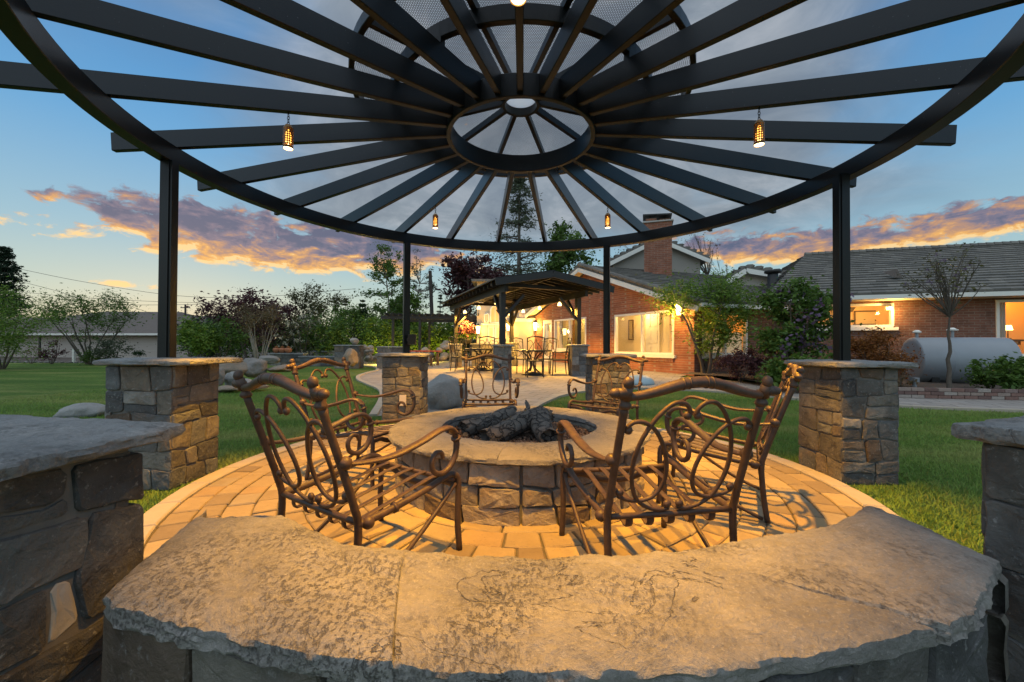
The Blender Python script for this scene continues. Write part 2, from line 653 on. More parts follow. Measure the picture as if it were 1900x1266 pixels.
def mat_lawn():
    k = NT('lawn')
    a = k.noise(0.55, 4, 0.6, k.mapping((0.5, 1.6, 1)), 0.3)
    b = k.noise(14, 6, 0.7)
    c = k.ramp(a, [(0.36, (.09, .185, .028)), (0.5, (.135, .235, .04)), (0.62, (.25, .30, .08))])
    c = k.mix(k.ramp(b, [(0.35, 0.5), (0.6, 0.0)]), c, (.014, .038, .007))
    d = k.noise(2.3, 5, 0.65, k.mapping((0.6, 1.8, 1), (5, 2, 0)))
    c = k.mix(k.ramp(d, [(0.55, 0.0), (0.74, 0.55)]), c, (.150, .155, .055))
    k.bump(k.math('ADD', b, k.noise(70, 3, 0.6)), 1.0, 0.05)
    MAT['lawn'] = k.set(c, 0.9, 0, 0.15)
    k = NT('grass_blade')
    g = k.n('ShaderNodeNewGeometry')
    p = g.outputs['Position']
    a = k.noise(0.55, 4, 0.6, k.mapping((0.5, 1.6, 1), vec=p), 0.3)
    c = k.ramp(a, [(0.36, (.105, .235, .034)), (0.5, (.16, .29, .048)), (0.62, (.28, .345, .095))])
    c = k.mix(k.ramp(k.island(), [(0.0, 0.0), (0.75, 0.25), (0.96, 0.7)]), c, (.17, .19, .055))
    nrm = k.n('ShaderNodeCombineXYZ')
    nrm.inputs[2].default_value = 1.0
    mxn = k.n('ShaderNodeVectorMath', operation='ADD')
    k.l(g.outputs['Normal'], mxn.inputs[0])
    k.l(nrm.outputs[0], mxn.inputs[1])
    nn = k.n('ShaderNodeVectorMath', operation='NORMALIZE')
    k.l(mxn.outputs[0], nn.inputs[0])
    k.l(nn.outputs[0], k.b.inputs['Normal'])
    tl = k.n('ShaderNodeBsdfTranslucent')
    k.l(c, tl.inputs[0])
    ms = k.n('ShaderNodeMixShader')
    ms.inputs[0].default_value = .3
    k.l(k.b.outputs[0], ms.inputs[1])
    k.l(tl.outputs[0], ms.inputs[2])
    k.l(ms.outputs[0], k.out.inputs[0])
    MAT['grass_blade'] = k.set(c, 0.6, 0, 0.25)


mat_lawn()


def mat_paving():
    k = NT('terrace_paving')
    br = k.n('ShaderNodeTexBrick')
    br.offset = 0.5
    k.l(k.mapping((1, 1, 1), rot=(0, 0, 0.45)), br.inputs['Vector'])
    br.inputs['Scale'].default_value = 1.0
    br.inputs['Brick Width'].default_value = 0.42
    br.inputs['Row Height'].default_value = 0.28
    br.inputs['Mortar Size'].default_value = 0.010
    br.inputs['Mortar Smooth'].default_value = 0.3
    br.inputs['Color1'].default_value = (.27, .245, .22, 1)
    br.inputs['Color2'].default_value = (.34, .31, .28, 1)
    br.inputs['Mortar'].default_value = (.13, .115, .10, 1)
    n = k.noise(2.5, 7, 0.65)
    c = k.mix(k.ramp(n, [(0.3, 0.5), (0.6, 0.0)]), br.outputs[0], (.20, .18, .165))
    k.bump(k.math('ADD', k.math('MULTIPLY', br.outputs['Fac'], -1.0), k.math('MULTIPLY', k.noise(20, 6, 0.65), 0.4)), 0.5, 0.01)
    MAT['terrace_paving'] = k.set(c, 0.8, 0, 0.3)


mat_paving()
plain('concrete', (.40, .385, .36), 0.85, var=0.14, scale=3, bump=0.25, bscale=50)


def mat_black():
    """satin black paint on timber: faint grain, drips and pale dust spots"""
    k = NT('black_paint')
    v = k.shift()
    g = k.noise(6, 6, 0.6, k.mapping((8, 8, 60), vec=v))
    d = k.noise(1.3, 4, 0.55, v)
    c = k.mix(k.ramp(d, [(0.35, 0.0), (0.7, 1.0)]), (.0055, .0068, .0082), (.012, .014, .0155))
    sp = k.noise(95, 2, 0.5, v)
    bl = k.noise(1.1, 2, 0.5, k.mapping(loc=(3, 3, 9), vec=v))
    c = k.mix(k.math('MULTIPLY', k.ramp(sp, [(0.735, 0.0), (0.76, 0.45)]), k.ramp(bl, [(0.52, 0.0), (0.6, 1.0)])), c, (.30, .30, .30))
    k.bump(k.math('ADD', k.math('MULTIPLY', g, 0.3), d), 0.25, 0.006)
    MAT['black_paint'] = k.set(c, k.math('ADD', 0.22, k.math('MULTIPLY', d, 0.25)), 0, 0.30)


mat_black()
plain('dark_timber', (.013, .0115, .011), 0.5, var=0.3, scale=9, bump=0.2)


def mat_bronze():
    k = NT('bronze_paint')
    n = k.noise(22, 6, 0.65, k.shift())
    c = k.ramp(n, [(0.3, (.040, .025, .019)), (0.55, (.068, .042, .030)), (0.75, (.095, .058, .040))])
    sp = k.noise(120, 3, 0.6)
    c = k.mix(k.ramp(sp, [(0.66, 0.0), (0.74, 0.8)]), c, (.03, .02, .014))
    k.bump(k.math('ADD', sp, n), 0.35, 0.003)
    MAT['bronze_paint'] = k.set(c, k.math('ADD', 0.40, k.math('MULTIPLY', n, 0.25)), 0.1, 0.45)


mat_bronze()


def mat_mesh():
    """perforated steel sheet: staggered round holes"""
    k = NT('perforated_sheet')
    tr = k.n('ShaderNodeBsdfTransparent')
    sx = k.n('ShaderNodeSeparateXYZ')
    k.l(k.mapping((72, 72 / 0.866, 1)), sx.inputs[0])
    x, y = sx.outputs[0], sx.outputs[1]
    row = k.math('FLOOR', y)
    xo = k.math('ADD', x, k.math('MULTIPLY', k.math('MODULO', k.math('ABSOLUTE', row), 2.0), 0.5))
    fx = k.math('SUBTRACT', k.math('FRACT', xo), 0.5)
    fy = k.math('MULTIPLY', k.math('SUBTRACT', k.math('FRACT', y), 0.5), 0.866)
    d = k.math('SQRT', k.math('ADD', k.math('MULTIPLY', fx, fx), k.math('MULTIPLY', fy, fy)))
    hole = k.math('LESS_THAN', d, 0.40)
    mx = k.n('ShaderNodeMixShader')
    k.set((.05, .054, .06), 0.45, 0.3)
    k.l(hole, mx.inputs[0])
    k.l(k.b.outputs[0], mx.inputs[1])
    k.l(tr.outputs[0], mx.inputs[2])
    k.l(mx.outputs[0], k.out.inputs[0])
    MAT['perforated_sheet'] = k.m


mat_mesh()
k = NT('frosted_panel')
_t = k.n('ShaderNodeBsdfTranslucent')
_t.inputs[0].default_value = (.85, .88, .9, 1)
_m = k.n('ShaderNodeMixShader')
k.set(k.mix(k.noise(9), (.7, .72, .74), (.78, .8, .82)), .6)
_m.inputs[0].default_value = .8
k.l(k.b.outputs[0], _m.inputs[1])
k.l(_t.outputs[0], _m.inputs[2])
k.l(_m.outputs[0], k.out.inputs[0])
MAT['frosted_panel'] = k.m


def emit(name, col, strength, base=(0.8, 0.8, 0.8), noise_var=0.0, scale=1.0):
    k = NT(name)
    c = col
    if noise_var:
        n = k.noise(scale, 3, 0.5)
        c = k.mix(n, tuple(x * (1 - noise_var) for x in col), tuple(x * (1 + noise_var) for x in col))
    k.set(base, 0.7)
    k.val(k.b.inputs['Emission Color'], c)
    k.b.inputs['Emission Strength'].default_value = strength
    MAT[name] = k.m


emit('bulb', (1.0, .40, .05), 4.5)
emit('bulb_face', (1.0, .72, .34), 9.0)
emit('lantern_glass', (1.0, .66, .20), 7.0)
emit('lit_room', (1.0, .66, .22), 0.10, (.72, .60, .38), 0.10, 1.3)
emit('lit_room_dim', (1.0, .52, .13), 0.10, (.66, .48, .28), 0.2, 1.0)
emit('lit_room_deep', (1.0, .46, .09), 0.12, (.66, .44, .22), 0.2, 1.0)
emit('blind_lit', (.95, .60, .22), 0.22, (.7, .62, .5), 0.08, 1.0)
emit('spot_lamp', (1.0, .72, .2), 6.0)


def mat_brick(name, c1, c2, mortar, w=0.21, h=0.075, rot=0.0):
    k = NT(name)
    sx = k.n('ShaderNodeSeparateXYZ')
    k.l(k.mapping(rot=(0, 0, rot)), sx.inputs[0])
    cb = k.n('ShaderNodeCombineXYZ')
    k.l(k.math('ADD', sx.outputs[0], k.math('MULTIPLY', sx.outputs[1], 0.35)), cb.inputs[0])
    k.l(sx.outputs[2], cb.inputs[1])
    br = k.n('ShaderNodeTexBrick')
    k.l(cb.outputs[0], br.inputs['Vector'])
    br.inputs['Scale'].default_value = 1
    br.inputs['Brick Width'].default_value = w
    br.inputs['Row Height'].default_value = h
    br.inputs['Mortar Size'].default_value = 0.007
    br.inputs['Color1'].default_value = (*c1, 1)
    br.inputs['Color2'].default_value = (*c2, 1)
    br.inputs['Mortar'].default_value = (*mortar, 1)
    n = k.noise(3.5, 6, 0.65)
    c = k.mix(k.ramp(n, [(0.35, 0.55), (0.6, 0.0)]), br.outputs[0], tuple(x * 0.45 for x in c1))
    n2 = k.noise(9, 4, 0.6, k.mapping((1, 1, 2.6), loc=(3, 1, 4)))
    c = k.mix(k.ramp(n2, [(0.60, 0.0), (0.70, 0.5)]), c, (.33, .24, .19))
    k.bump(k.math('ADD', k.math('MULTIPLY', br.outputs['Fac'], -1.0), k.math('MULTIPLY', k.noise(40, 4), 0.3)), 0.6, 0.012)
    MAT[name] = k.set(c, 0.85, 0, 0.3)


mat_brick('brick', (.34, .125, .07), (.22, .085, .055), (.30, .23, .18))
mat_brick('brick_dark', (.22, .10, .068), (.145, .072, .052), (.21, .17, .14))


def mat_brick_piece():
    k = NT('edging_brick')
    v = k.shift()
    base = k.ramp(k.rnd(), [(0, (.20, .12, .10)), (0.2, (.27, .21, .18)), (0.45, (.15, .095, .085)), (0.65, (.31, .27, .24)), (0.85, (.22, .16, .145))], 'CONSTANT')
    n = k.noise(18, 6, 0.65, v)
    c = k.mix(n, k.mix(1.0, base, (.6, .6, .6), 'MULTIPLY'), k.mix(1.0, base, (1.35, 1.35, 1.35), 'MULTIPLY'))
    k.bump(n, 0.5, 0.008)
    MAT['edging_brick'] = k.set(c, 0.9, 0, 0.25)


mat_brick_piece()


def mat_tile():
    k = NT('roof_tile')
    v = k.shift()
    r = k.math('ADD', k.math('MULTIPLY', k.rnd(), 0.5), k.math('MULTIPLY', k.island(), 0.5))
    base = k.ramp(r, [(0.2, (.105, .101, .094)), (0.5, (.15, .143, .131)), (0.8, (.195, .184, .166))])
    n = k.noise(6, 7, 0.68, v)
    c = k.mix(n, k.mix(1.0, base, (.6, .6, .6), 'MULTIPLY'), k.mix(1.0, base, (1.35, 1.33, 1.3), 'MULTIPLY'))
    k.bump(n, 0.4, 0.01)
    MAT['roof_tile'] = k.set(c, 0.8, 0, 0.3)


mat_tile()
plain('stucco', (.62, .53, .37), 0.9, var=0.06, scale=2, bump=0.3, bscale=120)
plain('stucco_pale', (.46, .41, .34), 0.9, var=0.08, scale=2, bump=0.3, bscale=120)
plain('stucco_shade', (.30, .275, .24), 0.9, var=0.08, scale=2)  # pale stucco made darker: shade of the upper gable put into the colour
plain('white_paint', (.72, .70, .64), 0.5, var=0.06, scale=4)
plain('far_wall', (.40, .345, .30), 0.9, var=0.05, scale=1)
plain('far_roof', (.12, .098, .085), 0.95, var=0.22, scale=3, bump=0.3)
plain('dark_metal', (.03, .03, .03), 0.45, 0.5, var=0.2)
plain('dark_interior', (.03, .022, .015), 0.9, var=0.3)
plain('wood_door', (.40, .17, .06), 0.5, var=0.2, scale=5)
plain('frame_wood', (.10, .06, .03), 0.5, var=0.2)
plain('art_paper', (.50, .42, .28), 0.8, var=0.5, scale=14)
plain('tank_steel', (.235, .26, .285), 0.5, 0.1, var=0.08, scale=3)
plain('boulder', (.20, .19, .175), 0.9, var=0.30, scale=7, bump=0.9, bscale=7, bd=.06)
plain('boulder_warm', (.23, .185, .14), 0.9, var=0.30, scale=7, bump=0.9, bscale=7, bd=.06)
plain('boulder_grey', (.25, .255, .25), 0.9, var=0.28, scale=7, bump=0.9, bscale=7, bd=.06)
plain('rubble', (.30, .27, .225), 0.9, var=0.3, scale=7, bump=0.8, bscale=7, bd=.06)
plain('pale_blue', (.30, .40, .44), 0.5, var=0.08)
plain('red_paint', (.30, .06, .035), 0.5, var=0.2)
plain('terracotta', (.34, .13, .06), 0.8, var=0.2)
plain('soil', (.07, .05, .036), 0.95, var=0.4, scale=12, bump=0.8, bscale=40)
plain('pole_wood', (.05, .042, .036), 0.9, var=0.3)
plain('wire', (.02, .02, .02), 0.6)
plain('hill_scrub', (.075, .09, .07), 0.95, var=0.3, scale=0.3)
plain('brass', (.22, .12, .04), 0.4, 0.6, var=0.2, scale=20)
plain('pale_plastic', (.55, .50, .44), 0.6, var=0.05)

def mat_glass():
    k = NT('window_glass')
    tr = k.n('ShaderNodeBsdfTransparent')
    gl = k.n('ShaderNodeBsdfGlossy')
    gl.inputs['Roughness'].default_value = 0.03
    lw = k.n('ShaderNodeLayerWeight')
    lw.inputs[0].default_value = 0.25
    mx = k.n('ShaderNodeMixShader')
    k.l(k.math('MULTIPLY', k.math('ADD', lw.outputs['Fresnel'], k.math('MULTIPLY', k.noise(0.7, 2), 0.02)), 0.55), mx.inputs[0])
    k.l(tr.outputs[0], mx.inputs[1])
    k.l(gl.outputs[0], mx.inputs[2])
    k.l(mx.outputs[0], k.out.inputs[0])
    MAT['window_glass'] = k.m


mat_glass()


def mat_leaf(name, cols, rough=0.55, trans=0.25):
    k = NT(name)
    c = k.ramp(k.island(), [(i / max(1, len(cols) - 1), c) for i, c in enumerate(cols)])
    n = k.noise(1.6, 3, 0.5)
    c = k.mix(n, k.mix(1.0, c, (.7, .7, .7), 'MULTIPLY'), k.mix(1.0, c, (1.3, 1.3, 1.2), 'MULTIPLY'))
    k.set(c, rough, 0, 0.25)
    tl = k.n('ShaderNodeBsdfTranslucent')
    k.l(c, tl.inputs[0])
    mx = k.n('ShaderNodeMixShader')
    mx.inputs[0].default_value = trans
    k.l(k.b.outputs[0], mx.inputs[1])
    k.l(tl.outputs[0], mx.inputs[2])
    k.l(mx.outputs[0], k.out.inputs[0])
    MAT[name] = k.m


mat_leaf('leaf_green', [(.042, .092, .016), (.075, .145, .024), (.115, .19, .038)])
mat_leaf('leaf_bright', [(.07, .15, .018), (.12, .21, .028), (.17, .25, .045)])
mat_leaf('leaf_dark', [(.02, .045, .019), (.031, .064, .025), (.046, .08, .03)])
mat_leaf('leaf_conifer', [(.012, .028, .016), (.020, .040, .022), (.030, .052, .028)])
mat_leaf('leaf_olive', [(.055, .062, .020), (.085, .088, .030), (.11, .10, .042)])
mat_leaf('leaf_purple', [(.045, .02, .025), (.075, .03, .036), (.12, .048, .05)])
mat_leaf('leaf_orange', [(.15, .050, .012), (.21, .078, .018), (.26, .105, .025)])
mat_leaf('leaf_greygreen', [(.055, .075, .045), (.075, .095, .058), (.10, .12, .075)])
mat_leaf('leaf_tan', [(.12, .085, .045), (.16, .11, .06), (.10, .085, .035)])
mat_leaf('flower_white', [(.50, .48, .40), (.62, .58, .50), (.40, .42, .28)])
mat_leaf('flower_lilac', [(.13, .085, .17), (.17, .11, .20), (.21, .15, .24)])
mat_leaf('flower_pink', [(.24, .08, .10), (.28, .11, .13), (.31, .15, .16)])
plain('bark', (.10, .082, .065), 0.95, var=0.4, scale=25, bump=0.9, bscale=50)
plain('bark_pale', (.27, .24, .20), 0.9, var=0.3, scale=25, bump=0.6, bscale=50)


def mat_char():
    k = NT('charred_log')
    v = k.shift()
    e = k.voro(15, 'DISTANCE_TO_EDGE', k.n('ShaderNodeVectorMath', operation='ADD').outputs[0])
    wv = e.node.inputs['Vector'].links[0].from_node
    k.l(v, wv.inputs[0])
    nt_ = k.n('ShaderNodeTexNoise')
    nt_.inputs['Scale'].default_value = 9
    nt_.inputs['Detail'].default_value = 5
    k.l(v, nt_.inputs['Vector'])
    sc_ = k.n('ShaderNodeVectorMath', operation='SCALE')
    sc_.inputs['Scale'].default_value = .16
    k.l(nt_.outputs['Color'], sc_.inputs[0])
    k.l(sc_.outputs[0], wv.inputs[1])
    n = k.noise(20, 6, 0.65, v)
    c = k.mix(k.ramp(e, [(0.0, 1.0), (0.07, 0.0)]), k.mix(n, (.028, .025, .023), (.16, .14, .122)), (.008, .007, .007))
    k.bump(k.math('ADD', k.ramp(e, [(0.0, 0.0), (0.10, 1.0)]), k.math('MULTIPLY', n, 0.6)), 1.0, 0.015)
    MAT['charred_log'] = k.set(c, 0.6, 0, 0.4)


mat_char()


def mat_lava():
    k = NT('lava_rock')
    c = k.ramp(k.island(), [(0.0, (.035, .025, .022)), (0.3, (.08, .05, .038)), (0.55, (.12, .075, .055)), (0.8, (.17, .12, .09)), (1.0, (.06, .05, .045))])
    k.bump(k.noise(150, 4), 0.6, 0.004)
    MAT['lava_rock'] = k.set(c, 0.9, 0, 0.25)


mat_lava()
# ------------------------------------------------------------------ ground, lawn, terrace, patio
PC = (0.066, 3.19)                              # centre of the round patio
PIT = (0.055, 3.12)


def in_poly(P, x, y):
    x, y = np.asarray(x), np.asarray(y)
    c = np.zeros(x.shape, bool)
    n = len(P)
    for i in range(n):
        x1, y1 = P[i]
        x2, y2 = P[(i + 1) % n]
        if y1 == y2:
            continue
        k = ((y1 > y) != (y2 > y)) & (x < (x2 - x1) * (y - y1) / (y2 - y1) + x1)
        c ^= k
    return c


def grid_sheet(name, x0, x1, y0, y1, st, dz, m):
    xs, ys = np.arange(x0, x1 + 1e-6, st), np.arange(y0, y1 + 1e-6, st)
    X, Y = np.meshgrid(xs, ys)
    V = np.stack([X.ravel(), Y.ravel(), (gz(X, Y) + dz).ravel()], 1)
    nx = len(xs)
    i, j = np.meshgrid(np.arange(nx - 1), np.arange(len(ys) - 1))
    a = (j * nx + i).ravel()
    o = np_mesh(name, V, np.stack([a, a + 1, a + nx + 1, a + nx], 1), m)
    o['kind'] = 'structure'
    return o


grid_sheet('lawn', -34, 22, -6, 21, 0.5, -0.02, MAT['lawn'])
mb = MB()
mb.add([(-600, -200, -.5), (600, -200, -.5), (600, 900, -.5), (-600, 900, -.5)], [(0, 1, 2, 3)])
tag(mb.build('terrain', MAT['hill_scrub']), None, None, kind='structure')
grid_sheet('garden_ground', -60, 60, -6, 62, 1.0, -0.10, MAT['soil'])


def curve2(px, closed=False, n=6):
    w = [gp(*p) for p in px]
    return [(p.x, p.y) for p in spline([(q.x, q.y, 0) for q in w], n)]


EDGE_L = curve2([(700, 772), (714, 742), (712, 724), (688, 713), (670, 705), (669, 698), (685, 692), (703, 687), (697, 682), (664, 677), (610, 674), (540, 671)])
EDGE_R = curve2([(972, 764), (984, 757), (1003, 747), (1040, 733), (1092, 724.5), (1150, 720.5), (1230, 721), (1330, 727), (1408, 733.5), (1479, 740), (1560, 746), (1650, 752.5), (1760, 757.5), (1900, 762), (2100, 769)])
BED = [(p.x, p.y) for p in (gp(1262, 700), gp(1340, 705), gp(1408, 711), gp(1479, 728.5), gp(1560, 733), gp(1650, 737.5), gp(1770, 740), gp(1900, 742.5), gp(2100, 749))]
far_l = gp(470, 664)
TERR = EDGE_R + BED[::-1] + [(6.0, 13.2), (2.5, 24.0), (-6.0, 27.0), (far_l.x, far_l.y)] + EDGE_L[::-1]


def poly_sheet(name, P, dz, m, st=0.5):
    bm = bmesh.new()
    vs = [bm.verts.new((x, y, 0)) for x, y in P]
    f = bm.faces.new(vs)
    bmesh.ops.triangulate(bm, faces=[f])
    xs = [p[0] for p in P]
    ys = [p[1] for p in P]
    for ax, lo, hi in ((0, min(xs), max(xs)), (1, min(ys), max(ys))):
        k = math.ceil(lo / st) * st
        while k < hi:
            co = [0, 0, 0]
            no = [0, 0, 0]
            co[ax] = k
            no[ax] = 1
            bmesh.ops.bisect_plane(bm, geom=bm.verts[:] + bm.edges[:] + bm.faces[:], plane_co=co, plane_no=no, dist=1e-5)
            k += st
    for v in bm.verts:
        v.co.z = float(gz(v.co.x, v.co.y)) + dz
    bmesh.ops.recalc_face_normals(bm, faces=bm.faces)
    if sum(f.normal.z for f in bm.faces) < 0:
        bmesh.ops.reverse_faces(bm, faces=bm.faces)
    me = bpy.data.meshes.new(name)
    bm.to_mesh(me)
    bm.free()
    me.materials.append(m)
    o = bpy.data.objects.new(name, me)
    COL.objects.link(o)
    o['kind'] = 'structure'
    return o


terrace = poly_sheet('terrace', TERR, 0.0, MAT['terrace_paving'])
BEDP = BED + [(16.5, 8.0), (16.0, 12.5), (8.4, 14.5), (6.0, 12.6)]
poly_sheet('planting_bed', BEDP, 0.10, MAT['soil'])


def curb_line(name, P, w, h, parent, m, L=0.45, side=1):
    """curb blocks laid end to end along a polyline"""
    pts = [Vector((x, y, 0)) for x, y in P]
    acc, cur = [], [pts[0]]
    d = 0
    for a, b in zip(pts, pts[1:]):
        seg = (b - a).length
        d += seg
        cur.append(b)
        if d >= L:
            acc.append(cur)
            cur = [b]
            d = 0
    if len(cur) > 1:
        acc.append(cur)
    for seg in acc:
        n = []
        for i, p in enumerate(seg):
            t = (seg[min(i + 1, len(seg) - 1)] - seg[max(i - 1, 0)]).normalized()
            n.append(Vector((-t.y, t.x, 0)) * side)
        t0 = (seg[1] - seg[0]).normalized() * 0.004
        A = [p for p in seg]
        A[0] = A[0] + t0
        poly = [(p.x, p.y) for p in A] + [((p + q * w).x, (p + q * w).y) for p, q in list(zip(A, n))[::-1]]
        MB().prism(poly, lambda x, y: float(gz(x, y)) - .05, lambda x, y: float(gz(x, y)) + h).build(name, m, parent)


curb_line('curb_block', EDGE_L, 0.11, 0.025, terrace, MAT['curb'], side=1)
curb_line('curb_block', EDGE_R[:80], 0.11, 0.025, terrace, MAT['curb'], side=-1)

# round patio: sand bed, concentric paver courses, curb ring
bmx = MB()
bmx.lathe([(2.30, -0.06), (2.30, -0.012)], (PC[0], PC[1], 0), 96)
patio = bmx.build('patio', MAT['joint_sand'])
patio['kind'] = 'structure'


def ring_block(c, r0, r1, a0, a1, z0, z1, jit=0.0, ch=0.006, seg=2, lift=0.0):
    """one block of a ring with chamfered, slightly worn top"""
    def P(r, a, z):
        return (c[0] + r * math.sin(a), c[1] + r * math.cos(a), z)
    j = lambda: random.uniform(-jit, jit)
    R0 = [r0 + j() for _ in range(seg + 1)]
    R1 = [r1 + j() for _ in range(seg + 1)]
    e0, e1 = j() / r1, j() / r1
    A0 = [a0 + (a1 - a0) * k / seg for k in range(seg + 1)]
    A0[0] += abs(e0)
    A0[-1] -= abs(e1)
    out = [(R1[k], A0[k]) for k in range(seg + 1)] + [(R0[k], A0[k]) for k in range(seg, -1, -1)]
    n = len(out)
    rc, ac = (r0 + r1) / 2, (a0 + a1) / 2
    ins = [(r + math.copysign(ch, rc - r), a + math.copysign(ch / rc, ac - a) if abs(a - ac) > 1e-3 else a) for r, a in out]
    vs = [P(r, a, z0) for r, a in out] + [P(r, a, z1 - ch) for r, a in out] + [P(r, a, z1 + random.uniform(-.0015, .0015)) for r, a in ins]
    fs = [tuple(2 * n + i for i in range(n))[::-1]]
    for b in (0, n):
        fs += [(b + i, b + n + i, b + n + (i + 1) % n, b + (i + 1) % n) for i in range(n)]
    return vs, fs


pav = []
r = 0.90
while r < 2.20:
    w = random.choice([.135, .155, .175])
    if r + w > 2.19:
        w = 2.222 - r
        if w < 0.07:
            break
    a = random.uniform(0, 1)
    end = a + 2 * PI
    while a < end - 1e-6:
        L = random.choice([.14, .19, .21, .25]) * (1 if random.random() > .08 else 1.25)
        da = L / (r + w / 2)
        if end - a - da < 0.08 / r:
            da = end - a
        pav.append((r, r + w, a, a + da))
        a += da
    r += w


def pav_key(p):
    am, rm = (p[2] + p[3]) / 2, (p[0] + p[1]) / 2
    x, y = PC[0] + rm * math.sin(am), PC[1] + rm * math.cos(am)
    out = 0 if abs(x) < 1.3 * y else 5
    return y + out


pav.sort(key=pav_key)
rest = MB()
for i, (r0, r1, a0, a1) in enumerate(pav):
    g = 0.0035
    vs, fs = ring_block(PC, r0 + g, r1 - g, a0 + g / r0, a1 - g / r0, -0.05, random.uniform(-.004, .002), 0.004)
    if i < 290:
        MB().add(vs, fs).build('paver', MAT['paver'], patio)
    else:
        rest.add(vs, fs)
rest.build('pavers', MAT['paver'], patio, kind='stuff')
n = 40
for k in range(n):
    a0, a1 = 2 * PI * k / n, 2 * PI * (k + 1) / n
    vs, fs = ring_block(PC, 2.225, 2.352, a0 + .0018, a1 - .0018, -0.06, 0.012, 0.001, 0.008, 4)
    MB().add(vs, fs).build('curb_stone', MAT['curb'], patio)

# ------------------------------------------------------------------ stone masonry
def stone_mesh(poly, mapf, t, gap, seed):
    """one faced stone: poly in face coordinates, mapf(u, v, n) to the world"""
    rg = random.Random(seed)
    cx = sum(p[0] for p in poly) / len(poly)
    cy = sum(p[1] for p in poly) / len(poly)
    out = []
    n = len(poly)
    for i in range(n):
        a, b, pz = poly[i], poly[(i + 1) % n], poly[i - 1]
        # cut the corner
        la = math.dist(a, b)
        lb = math.dist(a, pz)
        c1, c2 = min(.3, rg.uniform(.006, .016) / max(lb, 1e-4)), min(.3, rg.uniform(.006, .016) / max(la, 1e-4))
        out.append((a[0] + (pz[0] - a[0]) * c1, a[1] + (pz[1] - a[1]) * c1))
        out.append((a[0] + (b[0] - a[0]) * c2, a[1] + (b[1] - a[1]) * c2))
        k = max(1, int(la / .06))
        for q in range(1, k):
            f = c2 + (1 - 2 * c2) * q / k
            out.append((a[0] + (b[0] - a[0]) * f + rg.uniform(-.005, .005), a[1] + (b[1] - a[1]) * f + rg.uniform(-.005, .005)))
    m = len(out)

    def ins(p, d):
        dx, dy = cx - p[0], cy - p[1]
        L = math.hypot(dx, dy) + 1e-6
        d = min(d, L * .6)
        return (p[0] + dx / L * d, p[1] + dy / L * d)
    ring0 = [ins(p, gap) for p in out]
    ring1 = [ins(p, gap + .003) for p in out]
    ring2 = [ins(p, gap + rg.uniform(.005, .010)) for p in out]
    ring3 = [ins(p, gap + .4 * math.dist(p, (cx, cy))) for p in out]
    vs = [mapf(u, v, -.03) for u, v in ring0] + [mapf(u, v, t * rg.uniform(.55, .8)) for u, v in ring1]
    vs += [mapf(u, v, t * rg.uniform(.85, 1.1)) for u, v in ring2]
    vs += [mapf(u, v, t * rg.uniform(.92, 1.25)) for u, v in ring3]
    vs.append(mapf(cx, cy, t * rg.uniform(.95, 1.2)))
    fs = []
    for b in (0, m, 2 * m):
        fs += [(b + i, b + (i + 1) % m, b + m + (i + 1) % m, b + m + i) for i in range(m)]
    fs += [(3 * m + i, 3 * m + (i + 1) % m, 4 * m) for i in range(m)]
    return vs, fs


def flip_if(vs, fs, outward):
    return fs


def stone_face(parent, mapf, W, H, mat, rows=(.09, .18), widths=(.12, .32), t=.022, gap=.004, seed=0, wav=.012, wrap=False, split=.22, label=None):
    rg = random.Random(seed)
    ys = [0]
    while ys[-1] < H - 1e-6:
        h = rg.uniform(*rows)
        if H - ys[-1] - h < rows[0] * .8:
            h = H - ys[-1]
            if h > rows[1] * 1.2:
                h /= 2
        ys.append(ys[-1] + h)
    k = len(ys) - 1

    def bnd(i, u):
        if i == 0 or i == k:
            return ys[i]
        return ys[i] + wav * math.sin(u * 9.1 + i * 2.3 + seed) + wav * .5 * math.sin(u * 23 + i)
    for i in range(k):
        us = [0]
        while us[-1] < W - 1e-6:
            w = rg.uniform(*widths)
            if W - us[-1] - w < widths[0] * .8:
                w = W - us[-1]
                if w > widths[1] * 1.25:
                    w /= 2
            us.append(us[-1] + w)
        tl = [0] + [rg.uniform(-.012, .012) for _ in us[1:-1]] + [0]
        for j in range(len(us) - 1):
            a, b = us[j], us[j + 1]
            quad = [(a - tl[j], bnd(i, a)), (b - tl[j + 1], bnd(i, b)), (b + tl[j + 1], bnd(i + 1, b)), (a + tl[j], bnd(i + 1, a))]
            parts = [quad]
            if rg.random() < split and ys[i + 1] - ys[i] > rows[0] * 1.35:
                f = rg.uniform(.38, .62)
                L = (quad[0][0] * (1 - f) + quad[3][0] * f, quad[0][1] * (1 - f) + quad[3][1] * f)
                Rr = (quad[1][0] * (1 - f) + quad[2][0] * f, quad[1][1] * (1 - f) + quad[2][1] * f + rg.uniform(-.01, .01))
                parts = [[quad[0], quad[1], Rr, L], [L, Rr, quad[2], quad[3]]]
            for p in parts:
                vs, fs = stone_mesh(p, mapf, t * rg.uniform(.7, 1.35), gap, rg.random())
                MB().add(vs, fs).build('stone', mat, parent)


def nz(x, y, z, s):
    return noise.noise(Vector((x * s, y * s, z * s)))


